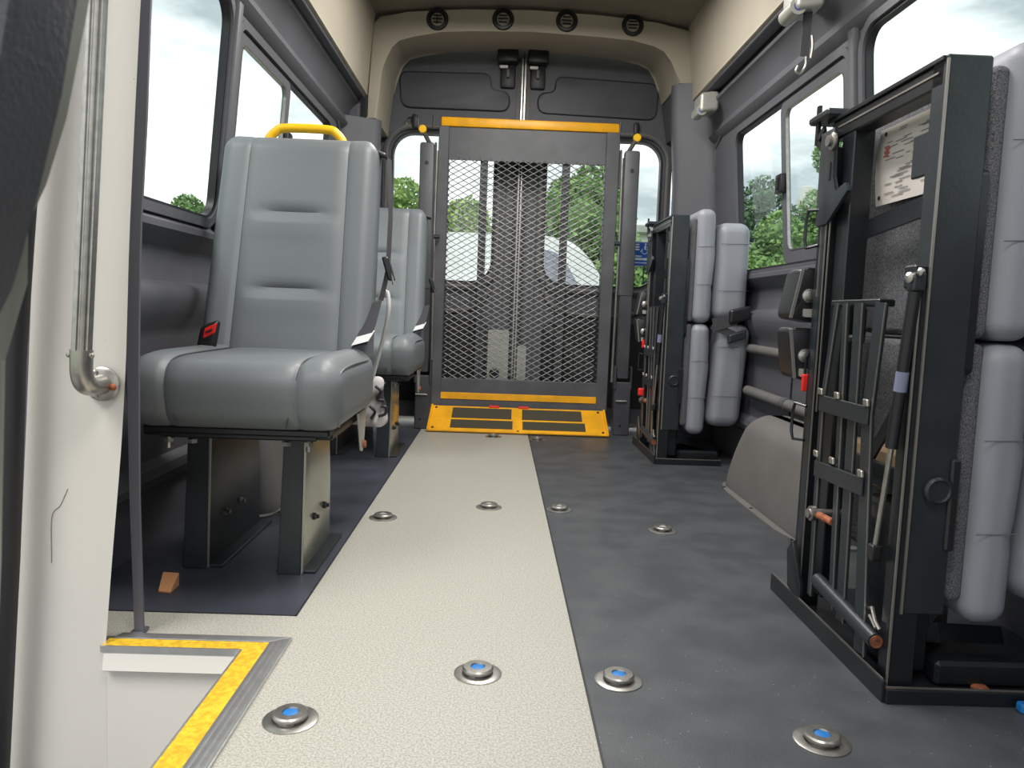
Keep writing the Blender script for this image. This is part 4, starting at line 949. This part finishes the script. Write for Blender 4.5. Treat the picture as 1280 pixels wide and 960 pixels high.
gr = thing('grab_rail', (-0.62, 1.22, 0.43), 'vertical brushed metal grab rail on the white entry panel', 'grab rail')
fl = MB().lathe((-0.620, 1.2135, 0.433), (0, -1, 0), [(0.0270, 0), (0.0270, 0.004), (0.024, 0.006), (0.014, 0.0065)], 32).build('flange', 'steel', gr)
for dx, dz, m_ in ((0.018, -0.004, 'rust'), (-0.010, 0.018, 'steel'), (-0.010, -0.018, 'steel')):
    MB().lathe((-0.620+dx, 1.2075, 0.433+dz), (0, -1, 0), [(0.006, 0), (0.005, 0.003), (0.002, 0.005)], 12).build('flange_screw', m_, fl)
pts = spline([(-0.620, 1.209, 0.433), (-0.620, 1.185, 0.433), (-0.6205, 1.163, 0.438), (-0.6200, 1.152, 0.455), (-0.6185, 1.150, 0.490)], 6)
MB().tube(pts, 0.0158, 20).build('elbow', 'steel', gr)
for s in (-1, 1): MB().lathe((-0.6185+s*0.0155, 1.146, 0.482), (s, -0.3, 0), [(0.004, 0), (0.004, 0.003), (0.001, 0.005)], 10).build('grub_screw', 'steel', gr)
# fluted rail
mb = MB(); rows = []
for z in (0.488, 0.8, 1.10, 1.25):
    xc = -0.6185 + 0.060*(z-0.49); ring = []
    for k in range(48):
        a = 2*PI*k/48; r = 0.0142 - (0.0022 if k % 6 < 2 else 0)
        ring.append(mb.bm.verts.new((xc + r*math.cos(a), 1.150 + r*math.sin(a), z)))
    rows.append(ring)
for A_, B_ in zip(rows, rows[1:]):
    for k in range(48): mb.bm.faces.new((A_[k], A_[(k+1) % 48], B_[(k+1) % 48], B_[k]))
mb.bm.faces.new(rows[0][::-1]); mb.bm.faces.new(rows[-1])
mb.build('rail_tube', 'steel', gr)
pts = spline([(-0.573, 1.150, 1.248), (-0.572, 1.152, 1.285), (-0.572, 1.165, 1.30), (-0.572, 1.185, 1.305), (-0.572, 1.215, 1.305)], 5)
MB().tube(pts, 0.0158, 20).build('elbow', 'steel', gr)

# door jamb left of the white panel
mb = MB(); mb.tube([(-0.795, 1.18, -0.36), (-0.780, 1.18, -0.188), (-0.755, 1.18, 0.155), (-0.738, 1.18, 0.469), (-0.722, 1.18, 0.65), (-0.708, 1.18, 0.80), (-0.68, 1.18, 1.1), (-0.64, 1.18, 1.6)], 0.018, 12)
tag(mb.build('door_seal', 'rubber'), 'black rubber door seal down the left of the white entry panel', 'door seal')
struct('trim_9', MB().box(-1.05, -0.70, 1.236, 1.26, -0.5, 1.8, 0.004), 'wall', 'dark door pillar behind the white entry panel')
# rounded frame edges close to the camera on the left
pp = [(-0.194, 0.84), (-0.207, 0.78), (-0.219, 0.723), (-0.224, 0.699), (-0.232, 0.662), (-0.243, 0.628), (-0.253, 0.607), (-0.262, 0.577), (-0.267, 0.534), (-0.272, 0.422), (-0.276, 0.3), (-0.36, 0.3), (-0.36, 0.84)]
struct('trim_10', MB().prism(pp, XZ, 0.38, 0.42, 0.008), 'silver', 'pale rounded edge of the door frame at the far left')
pp = [(-0.165, 0.78), (-0.177, 0.69), (-0.184, 0.652), (-0.195, 0.609), (-0.206, 0.572), (-0.214, 0.548), (-0.24, 0.51), (-0.30, 0.48), (-0.30, 0.78)]
struct('trim_11', MB().prism(pp, XZ, 0.29, 0.33, 0.008), 'wall', 'dark pillar lining close by at the upper left')

# ================================================================== OUTSIDE
tag(MB().grid(2, 2, lambda a, b: (-60+120*a, -60+160*b, -0.75)).build('ground', 'grass'), kind='structure')
tag(MB().box(-6, 6, -10, 16, -0.76, -0.74).build('road_surface', 'asphalt'), kind='structure')
def tree(x, y, top, r, m, label, seed, n=9000, base=0.4):
    rg = random.Random(seed); t = thing('tree', (x, y, -0.75), label, 'tree', 'trees outside the van')
    H_ = top+0.75
    MB().tube([(x, y, -0.75), (x+0.1, y, H_*0.3-0.75), (x-0.05, y, H_*0.75-0.75)], [0.06*H_**0.7, 0.045*H_**0.7, 0.02*H_**0.7], 8).build('trunk', 'bark', t)
    blobs = []
    for k in range(11):
        a = rg.uniform(0, 2*PI); q = rg.uniform(0, 0.62)*r; zc = rg.uniform(base, 0.80)*H_ - 0.75
        blobs.append((Vector((x+q*math.cos(a), y+q*math.sin(a), zc)), r*rg.uniform(0.36, 0.55)))
    blobs.append((Vector((x, y, top - r*0.42)), r*0.42))
    vs = []; fs = []; s = 0.042*r + 0.02
    for k in range(n):
        c, br = blobs[k % len(blobs)]
        d = Vector((rg.gauss(0, 1), rg.gauss(0, 1), rg.gauss(0, 1))).normalized()
        p = c + d*br*rg.uniform(0.75, 1.05)
        a = Vector((rg.gauss(0, 1), rg.gauss(0, 1), rg.gauss(0, 1))).normalized(); b = a.orthogonal().normalized()
        i = len(vs); q = s*rg.uniform(0.6, 1.3)
        vs += [p - a*q, p + b*q*0.6, p + a*q, p - b*q*0.6]; fs.append((i, i+1, i+2, i+3))
    vs = [v - Vector((x, y, -0.75)) for v in vs]
    me = bpy.data.meshes.new('foliage'); me.from_pydata([tuple(v) for v in vs], [], fs); me.materials.append(M[m])
    o = bpy.data.objects.new('foliage', me); C.objects.link(o); o.parent = t; o['kind'] = 'stuff'
    mb = MB()
    for c, br in blobs:
        g = bmesh.ops.create_icosphere(mb.bm, subdivisions=2, radius=br*0.55, matrix=Matrix.Translation(c))
    mb.build('inner_crown', m, t)
def at(px, Y):                       # direction helper used only to pick where a tree stands on the ground
    return (px-625)/960*Y
T = [  # px, Y, top z, r, mat, label
    (945, 22, 4.6, 1.5, 'leaf2', 'dark green tree seen through the rear pane of the right sliding window, left half'),
    (968, 18, 3.1, 1.3, 'leaf', 'bright green bushy tree low in the right sliding window'),
    (1026, 21, 5.5, 1.15, 'leaf', 'tall green tree seen at the right edge of the right sliding window'),
    (240, 26, 4.0, 1.3, 'leaf', 'small treetop seen at the foot of the large left window'),
    (502, 24, 4.5, 1.4, 'leaf3', 'pale green tree seen left of the lift through the left rear window'),
    (580, 26, 4.3, 1.8, 'leaf3', 'pale green tree behind the left half of the mesh'),
    (705, 19, 3.9, 1.2, 'leaf', 'green tree seen through the right half of the mesh'),
    (738, 17, 3.8, 1.5, 'leaf', 'tall bright green tree behind the right edge of the mesh'),
    (772, 22, 3.1, 1.3, 'leaf3', 'light green tree between the mesh and the right lift arm'),
    (812, 40, 5.3, 1.9, 'leaf', 'far small tree over the pale building in the right rear window'),
    (815, 12, 1.55, 0.9, 'leaf', 'low green bush behind the blue sticker'),
    (770, 12, 1.5, 0.9, 'leaf', 'low green bush behind the right lift arm'),
]
for i, (px, Y, top, r, m_, lb_) in enumerate(T):
    tree(at(px, Y), Y, top, r, m_, lb_, 11+i, base=0.25)
# pale building behind the right rear window, pale tower in the right side window
bd = thing('far_building', (6.4, 27, -0.75), 'long pale low building behind the bush in the right rear window', 'building')
MB().box(3.6, 9.4, 26, 31, -0.75, 3.3).build('wall', 'render_wall', bd)
MB().box(3.4, 9.6, 25.8, 31.2, 3.3, 3.6, 0.05).build('roof', 'silver', bd)
for k in range(5): MB().box(3.6, 9.4, 25.97, 26.0, 0.6+k*0.5, 0.63+k*0.5).build('cladding_joint', 'wall_light', bd)
tw = thing('pale_tower', (at(998, 25), 25, -0.75), 'pale stone tower between the trees in the right sliding window', 'tower')
cx_ = at(998, 25)
MB().hull8([(cx_-0.26, 24.8, -0.75), (cx_-0.20, 24.8, 4.6), (cx_-0.26, 25.3, -0.75), (cx_-0.20, 25.3, 4.6), (cx_+0.26, 24.8, -0.75), (cx_+0.20, 24.8, 4.6), (cx_+0.26, 25.3, -0.75), (cx_+0.20, 25.3, 4.6)], 0.02).build('shaft', 'render_wall', tw)
MB().box(cx_-0.16, cx_+0.16, 24.85, 25.25, 4.6, 4.9, 0.02).build('tower_cap', 'render_wall', tw)
# white vehicle parked behind
vh = thing('van', (0.0, 9.5, -0.75), 'white van parked behind the rear doors, seen through the mesh', 'vehicle')
side_ = [(-2.6, -0.40), (-2.6, 1.05), (-2.5, 1.35), (-1.9, 1.44), (0.45, 1.45), (0.80, 1.40), (1.02, 1.20), (1.28, 0.80), (1.5, 0.68), (2.2, 0.52), (2.35, 0.30), (2.38, -0.40)]
MB().prism(smooth_poly(side_, 0.10, 3), XZ, 8.9, 10.7, 0.05).build('body_shell', 'body_white', vh)
MB().prism(smooth_poly([(0.18, 0.72), (0.18, 1.28), (0.55, 1.28), (0.70, 1.22), (0.98, 0.74)], 0.04), XZ, 8.885, 8.90).build('side_window', 'car_glass', vh)
MB().prism(smooth_poly([(-2.3, 0.72), (-2.3, 1.22), (-1.55, 1.22), (-1.55, 0.72)], 0.04), XZ, 8.885, 8.90).build('side_window', 'car_glass', vh)
for x in (-1.75, 1.5):
    w_ = MB().lathe((x, 8.98, -0.42), (0, -1, 0), [(0.33, -0.1), (0.33, 0.08), (0.28, 0.10), (0.2, 0.10), (0.18, 0.07)], 28).build('wheel', 'tyre', vh)
    MB().lathe((x, 8.90, -0.42), (0, -1, 0), [(0.19, -0.04), (0.19, 0.0), (0.05, 0.02)], 20).build('hub_cap', 'alu', w_)
